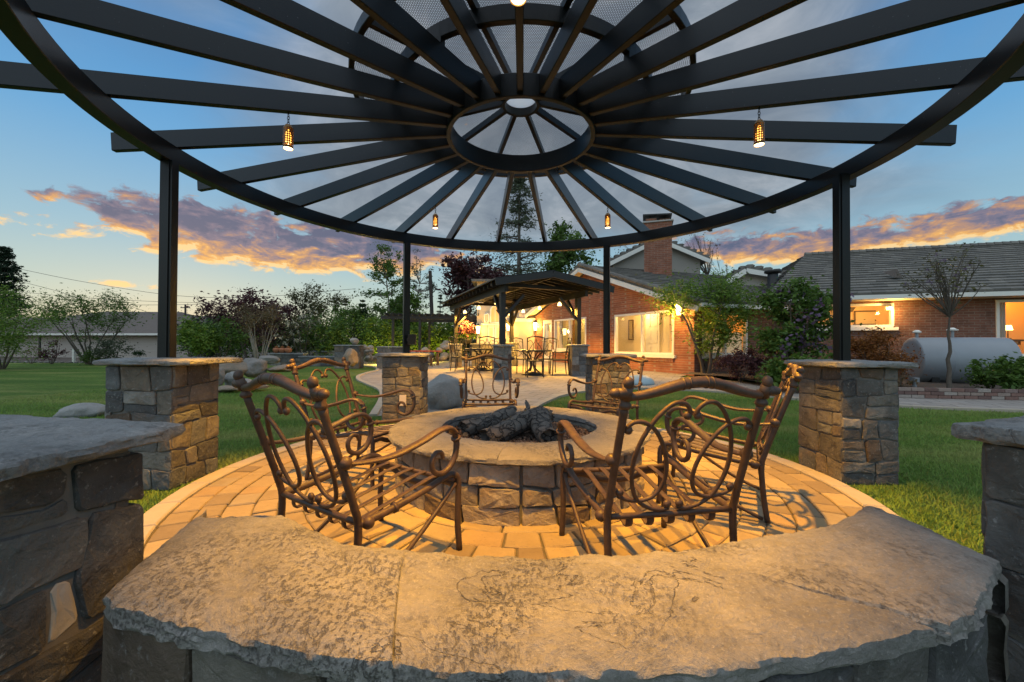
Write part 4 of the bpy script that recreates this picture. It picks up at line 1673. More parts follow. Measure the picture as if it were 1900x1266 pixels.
def make_chair():
    t = thing('scroll_armchair', 'x', 'armchair', (0, 0, 0), 'cast metal armchairs round the fire pit')

    def tube(name, pts, r, n=8, sp=6, parent=t, flat=None):
        o = MB().tube(spline(pts, sp) if sp else pts, r, n, flat=flat).build(name, BZ, parent, True)
        return o

    def volute(mb, c, r, dirx=1, sub=1):
        mb.ball(c, r, 2, (1, .75, 1))

    def back(u, z):
        """point of the leaning back plane"""
        y = -.255 - .185 * max(0, (z - .33)) / .55 - .02 * max(0, (z - .6))
        return (u, y, z)
    W = .272
    for s in (-1, 1):
        pts = [(s * (W + .004), -.285, .0), (s * W, -.268, .12), (s * W, -.256, .30), back(s * W, .40), back(s * W, .60), back(s * W, .775)]
        o = tube('rear_post', pts, .0148, 10)
        m = MB()
        m.lathe([(.016, -.012), (.022, -.004), (.023, .004), (.017, .014), (.019, .03), (.016, .05)], back(s * W, .775), 12)
        m.build('post_collar', BZ, o, True)
        m = MB()
        m.tube([back(s * W, .80), back(s * W, .845)], [.020, .018], 10)
        m.ball(back(s * W, .858), .0205, 2, (.92, .92, 1.15))
        m.build('finial', BZ, o, True)
        m = MB()
        m.tube([back(s * (W - .005), .822), back(s * (W + .02), .822), back(s * (W + .034), .822)], [.020, .018, .020], 10)
        m.ball(back(s * (W + .042), .822), .0205, 2, (1.15, .92, .92))
        m.build('finial', BZ, o, True)
    # swept top rail
    tr = []
    for i in range(25):
        u = -W + 2 * W * i / 24
        f = math.cos(u / W * PI)
        tr.append(back(u, .828 + .026 * f + .006))
    rad = [.0145 + .0065 * math.cos((i - 12) / 12 * PI / 2) for i in range(25)]
    o = MB().tube(tr, rad, 10).build('top_rail', BZ, t, True)
    for u in (-.055, -.025, .025, .055):
        i = int((u + W) / (2 * W) * 24)
        MB().tube([Vector(tr[i]) + Vector((-.003, 0, 0)), Vector(tr[i]) + Vector((.003, 0, 0))], rad[i] + .0022, 10).build('rail_bead', BZ, o, True)
    # the big egg of the back: two mirrored bars from top centre to bottom centre, each ending in a small curl
    for s in (-1, 1):
        A = [(.012, .735), (.020, .762), (.045, .782), (.085, .780), (.130, .740), (.172, .670), (.196, .590), (.200, .510), (.185, .440), (.155, .385), (.105, .350), (.05, .338), (.018, .345)]
        o = tube('back_scroll', [back(s * u, z) for u, z in A], .0085, 8, 5)
        for q in ((.020, .733), (.026, .362)):
            m = MB()
            volute(m, back(s * q[0], q[1]), .0165)
            m.build('scroll_tip', BZ, o, True)
        B = [(.252, .690), (.225, .712), (.180, .708), (.130, .672), (.085, .600), (.060, .520), (.062, .455), (.090, .405), (.140, .385), (.200, .392), (.240, .410)]
        o = tube('back_scroll', [back(s * u, z) for u, z in B], .0085, 8, 5)
        for q in ((.243, .682), (.236, .425)):
            m = MB()
            volute(m, back(s * q[0], q[1]), .0165)
            m.build('scroll_tip', BZ, o, True)
    tube('back_rail', [back(-W, .322), back(0, .318), back(W, .322)], .0125, 8, 4)
    # seat sides run forward and bend down into the front legs
    for s in (-1, 1):
        w2 = .285
        pts = [(s * W, -.262, .315), (s * .278, -.12, .325), (s * w2, .08, .352), (s * w2, .20, .374), (s * w2, .252, .372), (s * w2, .285, .345), (s * w2, .292, .28), (s * w2, .288, .14), (s * (w2 + .004), .298, .0)]
        o = tube('front_leg', pts, [.0150] * (8 * 6 + 1), 10)
        m = MB()
        m.tube([(s * .279, -.10, .3265), (s * .2795, -.085, .3285)], .0215, 10)
        m.build('leg_collar', BZ, o, True)
        m = MB()
        m.ball((s * (W + .012), -.222, .315), .025, 2)
        m.build('leg_knob', BZ, o, True)
        tube('brace', [(s * w2, .268, .325), (s * .283, .12, .215), (s * .278, -.09, .085), (s * .276, -.262, .012)], .0105, 8, 4)
        # arm: broad strap that dips, rises, rolls over the front and curls under
        ax = .300
        arm = [(s * (W + .004), back(0, .56)[1] + .005, .560), (s * .288, -.25, .548), (s * ax, -.12, .545), (s * .312, .02, .575), (s * .316, .12, .604), (s * .316, .190, .606), (s * .315, .232, .575)]
        sp = spline(arm, 6)
        fl = [(.012 + .012 * min(1, i / 14)) for i in range(len(sp))]
        o = MB().tube(sp, fl, 10, flat=(1.0, .5)).build('arm', BZ, t, True)
        cl = [(s * .315, .228, .582), (s * .314, .243, .535), (s * .312, .238, .475), (s * .309, .205, .425), (s * .305, .155, .405), (s * .303, .105, .425), (s * .303, .092, .470), (s * .304, .115, .503), (s * .306, .148, .500), (s * .306, .160, .475)]
        tube('arm_scroll', cl, [.0155 - .0055 * i / 54 for i in range(55)], 9, 6, o)
        m = MB()
        m.tube([(s * .315, .236, .556), (s * .3145, .240, .546)], .0235, 10)
        m.build('arm_collar', BZ, o, True)
        m = MB()
        m.ball((s * (W + .010), back(0, .56)[1] + .012, .562), .0255, 2)
        m.build('arm_knob', BZ, o, True)
    tube('front_rail', [(-.285, .262, .345), (0, .262, .338), (.285, .262, .345)], .0125, 8, 4)
    tube('seat_apron', [(-.28, .276, .315), (-.18, .276, .318), (-.1, .276, .290), (0, .276, .278), (.1, .276, .290), (.18, .276, .318), (.28, .276, .315)], .013, 8, 5, flat=(.6, 1.3))
    for u in (-.18, -.09, 0, .09, .18):
        st = [(u, .262, .350), (u, .18, .345), (u, .02, .318), (u, -.18, .288), (u, -.235, .275), (u, -.253, .290), (u, -.254, .322)]
        MB().tube(spline(st, 4), .0155, 8, flat=(1, .28)).build('seat_slat', BZ, t, True)
    return t


chair = make_chair()
spots = [((-.655, 1.865), (.55, .835), 'metal scroll armchair in front at left, its back to the camera'),
         ((.600, 1.865), (-.165, .986), 'metal scroll armchair in front at right, its back to the camera'),
         ((1.335, 2.65), (-.86, .50), 'metal armchair seen from the side, behind the front right one'),
         ((-1.14, 3.12), (.95, -.31), 'metal armchair on the left of the pit, behind the front left one'),
         ((-.265, 4.66), (.09, -1.0), 'metal armchair facing the camera across the fire pit'),
         ((1.03, 4.46), (-.62, -.78), 'amber lit armchair behind the pit, turned to it, at right')]
for i, ((x, y), f, lab) in enumerate(spots):
    c = chair if i == 0 else copy_tree(chair)
    c.location = (x, y, 0.002)
    c.rotation_euler = (0, 0, math.atan2(f[1], f[0]) - PI / 2)
    c['label'] = lab
# ------------------------------------------------------------------ house
GA, GB = Vector((5.45, 12.0, 0)), Vector((1.15, 20.2, 0))       # brick gable wall, right corner to left corner
WC = Vector((8.38, 12.95, 0))                                    # inner corner where the long wing begins
WE = Vector((18.2, 9.85, 0))                                     # far right end of the wing, outside the frame
house = thing('brick_house', 'long single storey brick house with grey tiled roof and lit windows', 'house', (7, 15, 0))


class Wall:
    def __init__(s, A, B):
        s.A, s.B = A, B
        s.u = (B - A).normalized()
        s.L = (B - A).length
        n = Vector((s.u.y, -s.u.x, 0))
        if n.dot(-A) < 0:
            n = -n
        s.n = n                                                   # towards the camera

    def hit(s, px, py, off=0.0):
        d = Vector(ray(px, py))
        A = s.A + s.n * off
        t = (A - Vector((0, 0, CAMH))).dot(s.n) / d.dot(s.n)
        p = Vector((0, 0, CAMH)) + d * t
        return (p - A).dot(s.u), p.z

    def P(s, u, z, off=0.0):
        q = s.A + s.u * u + s.n * off
        return Vector((q.x, q.y, z))

    def M(s):
        return Matrix((s.u, s.n, Vector((0, 0, 1)))).transposed()

    def rect(s, x0, y0, x1, y1):
        a, b = s.hit(x0, y0), s.hit(x1, y1)
        return min(a[0], b[0]), max(a[0], b[0]), min(a[1], b[1]), max(a[1], b[1])

    def build(s, name, z0, z1, holes, mat, parent, top=None, th=.12):
        """wall with openings; top = list of (u, z) that close the gable above z1"""
        us = sorted({0, s.L, *[h[0] for h in holes], *[h[1] for h in holes]})
        zs = sorted({z0, z1, *[h[2] for h in holes], *[h[3] for h in holes]})
        mb = MB()
        for i in range(len(us) - 1):
            for j in range(len(zs) - 1):
                um, zm = (us[i] + us[i + 1]) / 2, (zs[j] + zs[j + 1]) / 2
                if any(h[0] < um < h[1] and h[2] < zm < h[3] for h in holes):
                    continue
                mb.add([s.P(us[i], zs[j]), s.P(us[i + 1], zs[j]), s.P(us[i + 1], zs[j + 1]), s.P(us[i], zs[j + 1])], [(0, 1, 2, 3)])
        for h in holes:
            c = [(h[0], h[2]), (h[1], h[2]), (h[1], h[3]), (h[0], h[3])]
            for a, b in zip(c, c[1:] + c[:1]):
                mb.add([s.P(*a), s.P(*b), s.P(*b, -th), s.P(*a, -th)], [(0, 1, 2, 3)])
        if top:
            mb.add([s.P(u, z) for u, z in top], [tuple(range(len(top)))])
        bm = bmesh.new()
        bv = [bm.verts.new(v) for v in mb.v]
        for f in mb.f:
            bm.faces.new([bv[i] for i in f])
        bmesh.ops.remove_doubles(bm, verts=bm.verts, dist=1e-4)
        mb.v = [v.co.copy() for v in bm.verts]
        bm.verts.index_update()
        mb.f = [[v.index for v in f.verts] for f in bm.faces]
        bm.free()
        return mb.build(name, mat, parent)

    def bar(s, u0, u1, z0, z1, o0, o1):
        mb = MB()
        c = s.P((u0 + u1) / 2, (z0 + z1) / 2, (o0 + o1) / 2)
        return mb.box(c, (u1 - u0, abs(o1 - o0), z1 - z0), M=s.M())


def window(W, r, parent, room, fw=.07, mull=(.5,), frame='white_paint', depth=1.3, sill=True, bars=(), e1=.12):
    """frame, mullions, glass, and the lit room behind"""
    u0, u1, z0, z1 = r
    cx = W.P((u0 + u1) / 2, z0)
    fr = None
    for a in ((u0, u1, z1 - fw, z1), (u0, u1, z0, z0 + fw), (u0, u0 + fw, z0 + fw, z1 - fw), (u1 - fw, u1, z0 + fw, z1 - fw)):
        b = W.bar(*a, -.085, .03)
        if fr is None:
            fr = b.build('window', MAT[frame], parent)
        else:
            b.build('frame', MAT[frame], fr)
    for m in mull:
        uc = u0 + (u1 - u0) * m
        W.bar(uc - fw * .55, uc + fw * .55, z0 + fw, z1 - fw, -.08, .02).build('mullion', MAT[frame], fr)
    for z in bars:
        zc = z0 + (z1 - z0) * z
        W.bar(u0 + fw, u1 - fw, zc - .02, zc + .02, -.07, .0).build('glazing_bar', MAT[frame], fr)
    MB().add([W.P(u0 + fw, z0 + fw, -.05), W.P(u1 - fw, z0 + fw, -.05), W.P(u1 - fw, z1 - fw, -.05), W.P(u0 + fw, z1 - fw, -.05)], [(0, 1, 2, 3)]).build('pane', MAT['window_glass'], fr)
    if sill:
        W.bar(u0 - .08, u1 + .08, z0 - .10, z0 - .003, -.02, .09).build('sill', MAT[frame], fr)
    e = .12
    a, b, c, d = (u0 - e, -.125), (u1 + e1, -.125), (u1 + e1, -depth), (u0 - e, -depth)
    zb, zt = z0 - .5, z1 + .4
    Q = lambda p, z: W.P(p[0], z, p[1])
    mb = MB()
    vs = [Q(p, z) for z in (zb, zt) for p in (a, b, c, d)]
    mb.add(vs, [(0, 1, 2, 3), (7, 6, 5, 4), (1, 5, 6, 2), (2, 6, 7, 3), (3, 7, 4, 0)])
    mb.build('room_wall', MAT[room], fr)
    rl = bpy.data.lights.new('room_light', 'POINT')
    rl.energy, rl.color, rl.shadow_soft_size = {'lit_room': (62, (1, .66, .22)), 'lit_room_dim': (30, (1, .50, .11)), 'lit_room_deep': (36, (1, .42, .06))}[room] + (.12,)
    ro = bpy.data.objects.new('room_light', rl)
    COL.objects.link(ro)
    ro.parent = fr
    ro.location = W.P(u0 + (u1 + e1 - u0) * .55, z1 + .12, -depth * .55) - root_loc(fr)
    return fr


WG, WS, WB = Wall(GA, GB), Wall(GA, WC), Wall(WC, WE)
zg = .14
EAVE = 2.42
r_big = WG.rect(1141, 585, 1251, 659)
r_left = WG.rect(1029, 594, 1088, 650)
r_door = WG.rect(1006.5, 595, 1023.5, 669)
apex_u, apex_z = WG.hit(1074, 492, .45)
lz = EAVE
holes = [r_big, r_left, (r_door[0], r_door[1], .2, r_door[3])]
WG.build('wall', -.2, EAVE, holes, MAT['brick'], house, top=[(0, EAVE), (WG.L, EAVE), (apex_u, apex_z - .22)])
window(WG, r_big, house, 'lit_room', e1=1.32)
window(WG, r_left, house, 'lit_room', e1=.72)
for r in (r_big, r_left):                                         # rowlock brick sills
    for k in range(int((r[1] - r[0]) / .11)):
        u = r[0] + .11 * k
        WG.bar(u + .004, u + .106, r[2] - .22, r[2] - .104, -.01, .05).build('sill_brick', MAT['brick'], house)
# glazed white door
u0, u1, z0, z1 = r_door
z0 = .24
dr = WG.bar(u0, u0 + .13, z0, z1, -.09, -.02).build('door', MAT['white_paint'], house)
for a in ((u1 - .13, u1, z0, z1), (u0 + .13, u1 - .13, z1 - .16, z1), (u0 + .13, u1 - .13, z0, z0 + .28)):
    WG.bar(*a, -.09, -.02).build('door_rail', MAT['white_paint'], dr)
MB().add([WG.P(u0 + .13, z0 + .28, -.06), WG.P(u1 - .13, z0 + .28, -.06), WG.P(u1 - .13, z1 - .16, -.06), WG.P(u0 + .13, z1 - .16, -.06)], [(0, 1, 2, 3)]).build('pane', MAT['window_glass'], dr)
emit('door_glow', (1.0, .60, .18), .45, (.6, .45, .25), .35, 1.5)
WG.bar(u0, u1, z0, z1, -.9, -.85).build('room_wall', MAT['door_glow'], dr)
MB().ball(WG.P(u0 + .06, 1.15, 0), .035, 1).build('handle', MAT['brass'], dr)

# side wall with the two-light window and blind
r_s = WS.rect(1303, 579, 1386, 659)
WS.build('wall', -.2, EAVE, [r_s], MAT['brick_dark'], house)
ws = window(WS, r_s, house, 'lit_room_deep', bars=())
hz = (r_s[2] + r_s[3]) / 2 + .05
WS.bar(r_s[0] + .07, r_s[1] - .07, r_s[2] + .07, hz, -.13, -.115).build('blind', MAT['blind_lit'], ws)
# wing wall
r_n = WB.rect(1508, 566, 1658, 607)
r_r = WB.rect(1847, 557, 1985, 662)
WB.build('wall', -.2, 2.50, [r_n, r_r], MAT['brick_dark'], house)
window(WB, r_n, house, 'lit_room_dim', mull=(.45,))
window(WB, r_r, house, 'lit_room_deep', mull=(.62,))


def roof_slope(name, E0, E1, R1, R0, parent, th=.06, course=.33, tw=.34, ntile=0, visible=None):
    """slope from eave E0-E1 to ridge R0-R1: deck plus overlapping flat concrete tiles, course by course"""
    E0, E1, R0, R1 = map(Vector, (E0, E1, R0, R1))
    nrm = (E1 - E0).cross(R0 - E0).normalized()
    if nrm.z < 0:
        nrm = -nrm
    mb = MB()
    vs = [E0, E1, R1, R0] + [p - nrm * .10 for p in (E0, E1, R1, R0)]
    mb.add(vs, [(0, 1, 2, 3), (7, 6, 5, 4), (0, 4, 5, 1), (1, 5, 6, 2), (2, 6, 7, 3), (3, 7, 4, 0)])
    deck = mb.build(name, MAT['roof_tile'], parent)
    nc = max(1, int(((R0 - E0).length + (R1 - E1).length) / 2 / course))
    cand, rest = [], MB()
    for c in range(nc):
        f0, f1 = c / nc, (c + 1.12) / nc
        A0, A1 = E0.lerp(R0, f0), E1.lerp(R1, f0)
        B0, B1 = E0.lerp(R0, min(1, f1)), E1.lerp(R1, min(1, f1))
        n = max(1, int((A1 - A0).length / tw))
        for k in range(-1, n):
            g0 = (k + (.5 if c % 2 else 0) + .008) / n
            g1 = (k + 1 + (.5 if c % 2 else 0) - .008) / n
            g0, g1 = max(0, g0), min(1, g1)
            if g1 - g0 < .2 / n:
                continue
            j = random.uniform(0, .012)
            q = [A0.lerp(A1, g0), A0.lerp(A1, g1), B0.lerp(B1, g1), B0.lerp(B1, g0)]
            lo, hi = nrm * (.005 + j * .3), nrm * (.052 + j)
            top = [q[0] + hi, q[1] + hi, q[2] + nrm * .014, q[3] + nrm * .014]
            bot = [q[0] + lo, q[1] + lo]
            V = top + bot
            F = [(0, 1, 2, 3), (4, 5, 1, 0), (4, 0, 3), (5, 2, 1)]
            cand.append((V, F))
    if ntile and visible:
        cand.sort(key=lambda t: -visible(t[0][0]))
    for i, (V, F) in enumerate(cand):
        if i < ntile:
            MB().add(V, F).build('roof_tile', MAT['roof_tile'], deck)
        else:
            rest.add(V, F)
    if rest.v:
        rest.build('roof_tiles', MAT['roof_tile'], deck, kind='stuff')
    return deck


def vis(p):
    """how large a tile at p shows in the photograph"""
    if p.y < 1:
        return -1
    px = 950 + FPX * p.x / p.y
    return (1 if 1240 < px < 1910 else 0) + 1 / p.length


nin = -WG.n
ov = .45
Ap = WG.P(apex_u, apex_z, ov)
er_u, er_z = WG.hit(1296, 560, ov)
Er = WG.P(er_u, er_z, ov)
El = WG.P(WG.L + .5, EAVE + .1, ov)
Lr = 10.5
rdir = Vector((.95, .31, 0)).normalized()
Rid = Ap + rdir * Lr
# right slope: eave runs from Er along the side wall to the inner corner and beyond, under the wing roof
roof_slope('roof', Er, Er + rdir * Lr, Rid, Ap, house, ntile=150, visible=vis)
roof_slope('roof', El + rdir * Lr, El, Ap, Rid, house)
for a, b in ((Ap, Er), (Ap, El)):                                 # white verge boards
    d = Vector((0, 0, -.20))
    MB().beam(a + d - nin * .02, b + d - nin * .02, .04, .16).build('verge_board', MAT['white_paint'], house)
    mb = MB()
    mb.add([a + Vector((0, 0, -.15)), b + Vector((0, 0, -.15)), b + Vector((0, 0, -.15)) + nin * ov, a + Vector((0, 0, -.15)) + nin * ov], [(0, 1, 2, 3)])
    mb.build('soffit', MAT['stucco'], house)
for k in range(17):                                               # rolled verge tiles
    p, q = Ap.lerp(Er, k / 17), Ap.lerp(Er, (k + .96) / 17)
    MB().tube([p + Vector((0, 0, .04)), q + Vector((0, 0, .02))], .085, 8).build('verge_tile', MAT['roof_tile'], house)
gut0, gut1 = Er + Vector((0, 0, -.09)), Er + rdir * 3.3 + Vector((0, 0, -.09))
MB().beam(gut0 - WS.n * -.06, gut1 - WS.n * -.06, .10, .11).build('gutter', MAT['white_paint'], house)
# wing roof
nb = -WB.n
e0, e1 = WC + WB.n * .45 - WB.u * .3, WE + WB.n * .45
e0.z, e1.z = 2.56, 2.56
r0, r1 = WC + nb * 4.7 + WB.u * 2.5, WE + nb * 4.7
r0.z, r1.z = 4.78, 4.78
roof_slope('roof', e0, e1, r1, r0, house, ntile=150, visible=vis, course=.30)
br0, br1 = WC + nb * 9.9 - WB.u * .9, WE + nb * 9.9
br0.z = br1.z = 2.5
roof_slope('roof', br1, br0, r0, r1, house, course=.9, tw=1.2)
roof_slope('roof', br0, e0, r0 + WB.u * .02, r0, house, course=.33, tw=.34)
MB().beam(e0 + Vector((0, 0, -.10)) + WB.n * .06, e1 + Vector((0, 0, -.10)) + WB.n * .06, .10, .12).build('gutter', MAT['white_paint'], house)
mb = MB()
mb.add([e0 + Vector((0, 0, -.17)), e1 + Vector((0, 0, -.17)), e1 + Vector((0, 0, -.17)) + nb * .46, e0 + Vector((0, 0, -.17)) + nb * .46], [(0, 1, 2, 3)])
mb.build('soffit', MAT['stucco_pale'], house)
for k in range(34):                                               # ridge caps
    p, q = r0.lerp(r1, k / 34), r0.lerp(r1, (k + .95) / 34)
    MB().tube([p + Vector((0, 0, .05)), q + Vector((0, 0, .03))], .11, 6).build('ridge_tile', MAT['roof_tile'], house)
# dormer gable, upper storey gable, chimney, roof vents
def gable(pxl, pya, pxr, pxm, pyl, pyr, d, depth, wall_low, parent, name, rz=(0, 1)):
    L, A, Rr = at(pxl, pyl, d), at(pxm, pya, d), at(pxr, pyr, d)
    back = Vector((rz[0], rz[1], 0)) * depth
    lowz = wall_low
    base = [Vector((L.x + .35, L.y + .3, lowz)), Vector((Rr.x - .35, Rr.y + .3, lowz)), Vector((Rr.x - .35, Rr.y + .3, Rr.z + .1)), Vector((A.x, A.y + .3, A.z - .12)), Vector((L.x + .35, L.y + .3, L.z + .1))]
    w = MB().add(base + [p + back for p in base], [(0, 1, 2, 3, 4), (5, 9, 8, 7, 6), (0, 4, 9, 5), (1, 6, 7, 2)]).build(name, MAT['stucco_pale'], parent)
    for a, b in ((L, A), (A, Rr)):
        MB().beam(a + Vector((0, -.02, -.12)), b + Vector((0, -.02, -.12)), .05, .19).build('verge_board', MAT['white_paint'], w)
        roof = MB()
        u = Vector((0, 0, .09))
        roof.add([a, b, b + back, a + back, a + u, b + u, b + u + back, a + u + back], [(0, 1, 2, 3), (7, 6, 5, 4), (0, 4, 5, 1), (1, 5, 6, 2), (2, 6, 7, 3), (3, 7, 4, 0)])
        rp = roof.build('roof_slope', MAT['roof_tile'], w)
        n = max(3, int((b - a).length / .33))
        for k in range(n):
            p, q = a.lerp(b, k / n) + u, a.lerp(b, (k + .93) / n) + u
            lift = Vector((0, 0, .05))
            hi, lo = (p, q) if p.z > q.z else (q, p)
            V = [p, q, q + back, p + back]
            V = [v + (lift if (v - (lo if (v - lo).length < (v - hi).length else hi)).length < 9e9 and v.z < (a.z + b.z) / 2 + 9 else lift) for v in V]
            MB().tube([p.lerp(q, .5) + lift * .4, p.lerp(q, .5) + lift * .4 + back], .16 * (b - a).length / n / .33, 6, flat=(1, .35)).build('roof_tile', MAT['roof_tile'], rp)
    return w


gable(1349, 497, 1500, 1384, 518, 516, 15.6, 4.0, 3.3, house, 'dormer_wall', (.45, .89))
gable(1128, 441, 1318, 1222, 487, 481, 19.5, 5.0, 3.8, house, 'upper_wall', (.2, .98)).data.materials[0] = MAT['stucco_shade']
ch = at(1220, 500, 16.6)
m = MB()
m.box((ch.x, ch.y, 4.52), (1.06, .95, 3.0), -.32)
chim = m.build('chimney', MAT['brick'], house)
ztop = at(1220, 415, 16.6).z
chim.data.transform(Matrix.Translation((0, 0, 0)))
MB().box((ch.x, ch.y, 6.04), (1.18, 1.06, .05), -.32).build('chimney_crown', MAT['concrete'], chim)
for sx in (-.27, .27):
    MB().box((ch.x + sx, ch.y, 6.15), (.42, .42, .17), -.32).build('flue', MAT['brick'], chim)
MB().box((ch.x - .02, ch.y, 6.35), (1.12, .8, .05), M=Matrix.Rotation(-.32, 3, 'Z') @ Matrix.Rotation(.05, 3, 'Y')).build('chimney_cap', MAT['dark_metal'], chim)
for sx in (-.3, .3):
    MB().box((ch.x + sx, ch.y, 6.275), (.06, .06, .11), -.32).build('cap_leg', MAT['dark_metal'], chim)
v = at(1434, 542, 14.4)
m = MB()
m.lathe([(.34, -.05), (.17, .07), (.17, .62), (.16, .64)], (v.x, v.y, v.z), 16)
vent = m.build('roof_vent', MAT['dark_metal'], house, True)
MB().lathe([(.20, .66), (.27, .69), (.27, .76), (.12, .80)], (v.x, v.y, v.z), 16).build('vent_hood', MAT['dark_metal'], vent, True)
v = at(1664, 513, 12.6)
m = MB()
m.add([(v.x - .12, v.y - .05, v.z - .05), (v.x + .12, v.y - .05, v.z - .05), (v.x, v.y - .02, v.z + .22), (v.x, v.y + .5, v.z + .24)], [(0, 1, 2), (1, 3, 2), (0, 2, 3), (0, 3, 1)])
m.build('roof_vent', MAT['far_roof'], house)

# cream rendered wing with the arched entrance
SA, SB = Vector((1.2, 20.3, 0)), Vector((-1.78, 20.3, 0))
WT = Wall(SA, SB)
stuc = thing('entrance_wing', 'cream rendered entrance wing with arched window over white double doors', 'building', (-.3, 21, 0))
rd = WT.rect(904, 603, 931, 656)
rd = (rd[0], rd[1], .3, rd[3])
WT.build('wall', -.2, 4.2, [rd], MAT['stucco'], stuc)
MB().add([(-1.78, 20.3, -.2), (-1.78, 25, -.2), (-1.78, 25, 4.2), (-1.78, 20.3, 4.2)], [(0, 1, 2, 3)]).build('wall', MAT['stucco'], stuc)
MB().box((-.29, 22.7, 4.25), (3.5, 5.4, .12)).build('roof', MAT['roof_tile'], stuc)
uA, uB = rd[0], rd[1]
for k in range(2):
    a, b = uA + (uB - uA) * k / 2, uA + (uB - uA) * (k + 1) / 2
    dd = WT.bar(a + .02, b - .02, rd[2], rd[3] - .02, -.10, -.05).build('door', MAT['white_paint'], stuc)
    WT.bar(a + .10, b - .10, rd[2] + .75, rd[3] - .15, -.049, -.043).build('pane', MAT['door_glow'], dd)


emit('arch_glow', (1.0, .46, .09), .5, (.6, .4, .2), .35, 1.5)


def arch(W, uc, zb, w, h, name, parent, mat='arch_glow'):
    n = 14
    out = [(uc - w / 2, zb), (uc + w / 2, zb)] + [(uc + w / 2 * math.cos(PI * k / n), zb + h - w / 2 + w / 2 * math.sin(PI * k / n)) for k in range(n + 1)]
    f = MB().add([W.P(u, z, .012) for u, z in out], [tuple(range(len(out)))]).build(name, MAT[mat], parent)
    rim = [W.P(u, z, .04) for u, z in out]
    MB().tube(rim + [rim[0]], .05, 6, cap=False).build('frame', MAT['white_paint'], f)
    MB().tube([W.P(uc, zb, .03), W.P(uc, zb + h, .03)], .022, 4).build('glazing_bar', MAT['white_paint'], f)
    return f


ua, za = WT.hit(918.5, 599)
arch(WT, ua, za, .46, .85, 'arched_window', stuc)
ua2, za2 = WT.hit(903, 598)
arch(WT, ua2, za2, .20, .42, 'arched_window', stuc)
ua3, za3 = WT.hit(936, 598)
arch(WT, ua3, za3, .20, .42, 'arched_window', stuc)
uh, zh = WT.hit(918, 602)
WT.bar(uh - .75, uh + .75, zh - .05, zh + .04, 0.0, .09).build('lintel', MAT['white_paint'], stuc)
u0, z0 = WT.hit(963, 595)
u1, _ = WT.hit(978, 595)
WT.bar(min(u0, u1), max(u0, u1), -.1, 4.15, .005, .16).build('pilaster', MAT['stucco_pale'], stuc)
u2, _ = WT.hit(946, 595)
WT.bar(0.03, max(u0, u2), z0 - .08, z0 + .10, .004, .20).build('cornice', MAT['white_paint'], stuc)
# cream reveal that closes the corner between the wing and the brick gable
MB().box((1.28, 20.32, 1.9), (.2, .2, 4.2), .4).build('corner_pier', MAT['stucco'], stuc)


def lantern(p, n, label, energy, s=1.0, col=(1, .53, .10)):
    """wall lantern: back plate, arm, cage, glowing glass and roof"""
    p, n = Vector(p), Vector(n)
    c = p + n * .16 * s
    t = thing('wall_lantern', label, 'lantern', p, 'lit wall lanterns on the house')
    MB().box(p + n * .012, (.11 * s, .11 * s, .22 * s), math.atan2(n.y, n.x)).build('back_plate', MAT['dark_metal'], t)
    MB().tube([p + n * .02 + Vector((0, 0, .02 * s)), p + n * .08 * s + Vector((0, 0, .24 * s)), c + Vector((0, 0, .20 * s))], .012 * s, 6).build('arm', MAT['dark_metal'], t)
    MB().lathe([(.055 * s, -.15 * s), (.085 * s, .13 * s)], c, 6).build('glass', MAT['lantern_glass'], t)
    MB().lathe([(.11 * s, .132 * s), (.03 * s, .20 * s)], c, 6).build('lantern_roof', MAT['dark_metal'], t)
    MB().lathe([(.03 * s, -.185 * s), (.06 * s, -.152 * s)], c, 6).build('lantern_base', MAT['dark_metal'], t)
    ld = bpy.data.lights.new('lantern_light', 'POINT')
    ld.energy = energy
    ld.color = col
    ld.shadow_soft_size = .08
    lo = bpy.data.objects.new('lantern_light', ld)
    COL.objects.link(lo)
    lo.parent = t
    lo.location = n * .36 * s
    return t


LE = 80
u, z = WT.hit(887, 612)
# (amber bulbs)
lantern(WT.P(u - .02, z), WT.n, 'lit wall lantern at the left end of the cream entrance wall', LE, 1.3)
u, z = WT.hit(943.5, 607)
lantern(WT.P(u, z), WT.n, 'lit wall lantern right of the arched entrance', LE, 1.3)
u, z = WT.hit(993, 606)
lantern(WT.P(u, z), WT.n, 'lit wall lantern left of the glazed white door', LE * 1.3, 1.4)
u, z = WG.hit(1267, 575)
lantern(WG.P(u, z), WG.n, 'bright lantern on brick beside the house corner, seen through the tree', 170, 1.15)
# flood lamp above the narrow window
u, z = WB.hit(1644, 573)
p = WB.P(u, z, .12)
t = thing('flood_lamp', 'dazzling small flood lamp at the top corner of the narrow window', 'lamp', p)
MB().box(p, (.16, .10, .09), M=WB.M()).build('housing', MAT['white_paint'], t)
MB().ball(p + WB.n * .07, .055, 2).build('bulb', MAT['lantern_glass'], t)
ld = bpy.data.lights.new('flood_light', 'POINT')
ld.energy, ld.color, ld.shadow_soft_size = 55, (1, .55, .14), .05
lo = bpy.data.objects.new('flood_light', ld)
COL.objects.link(lo)
lo.parent = t
lo.location = WB.n * .22 + Vector((0, 0, -.1))

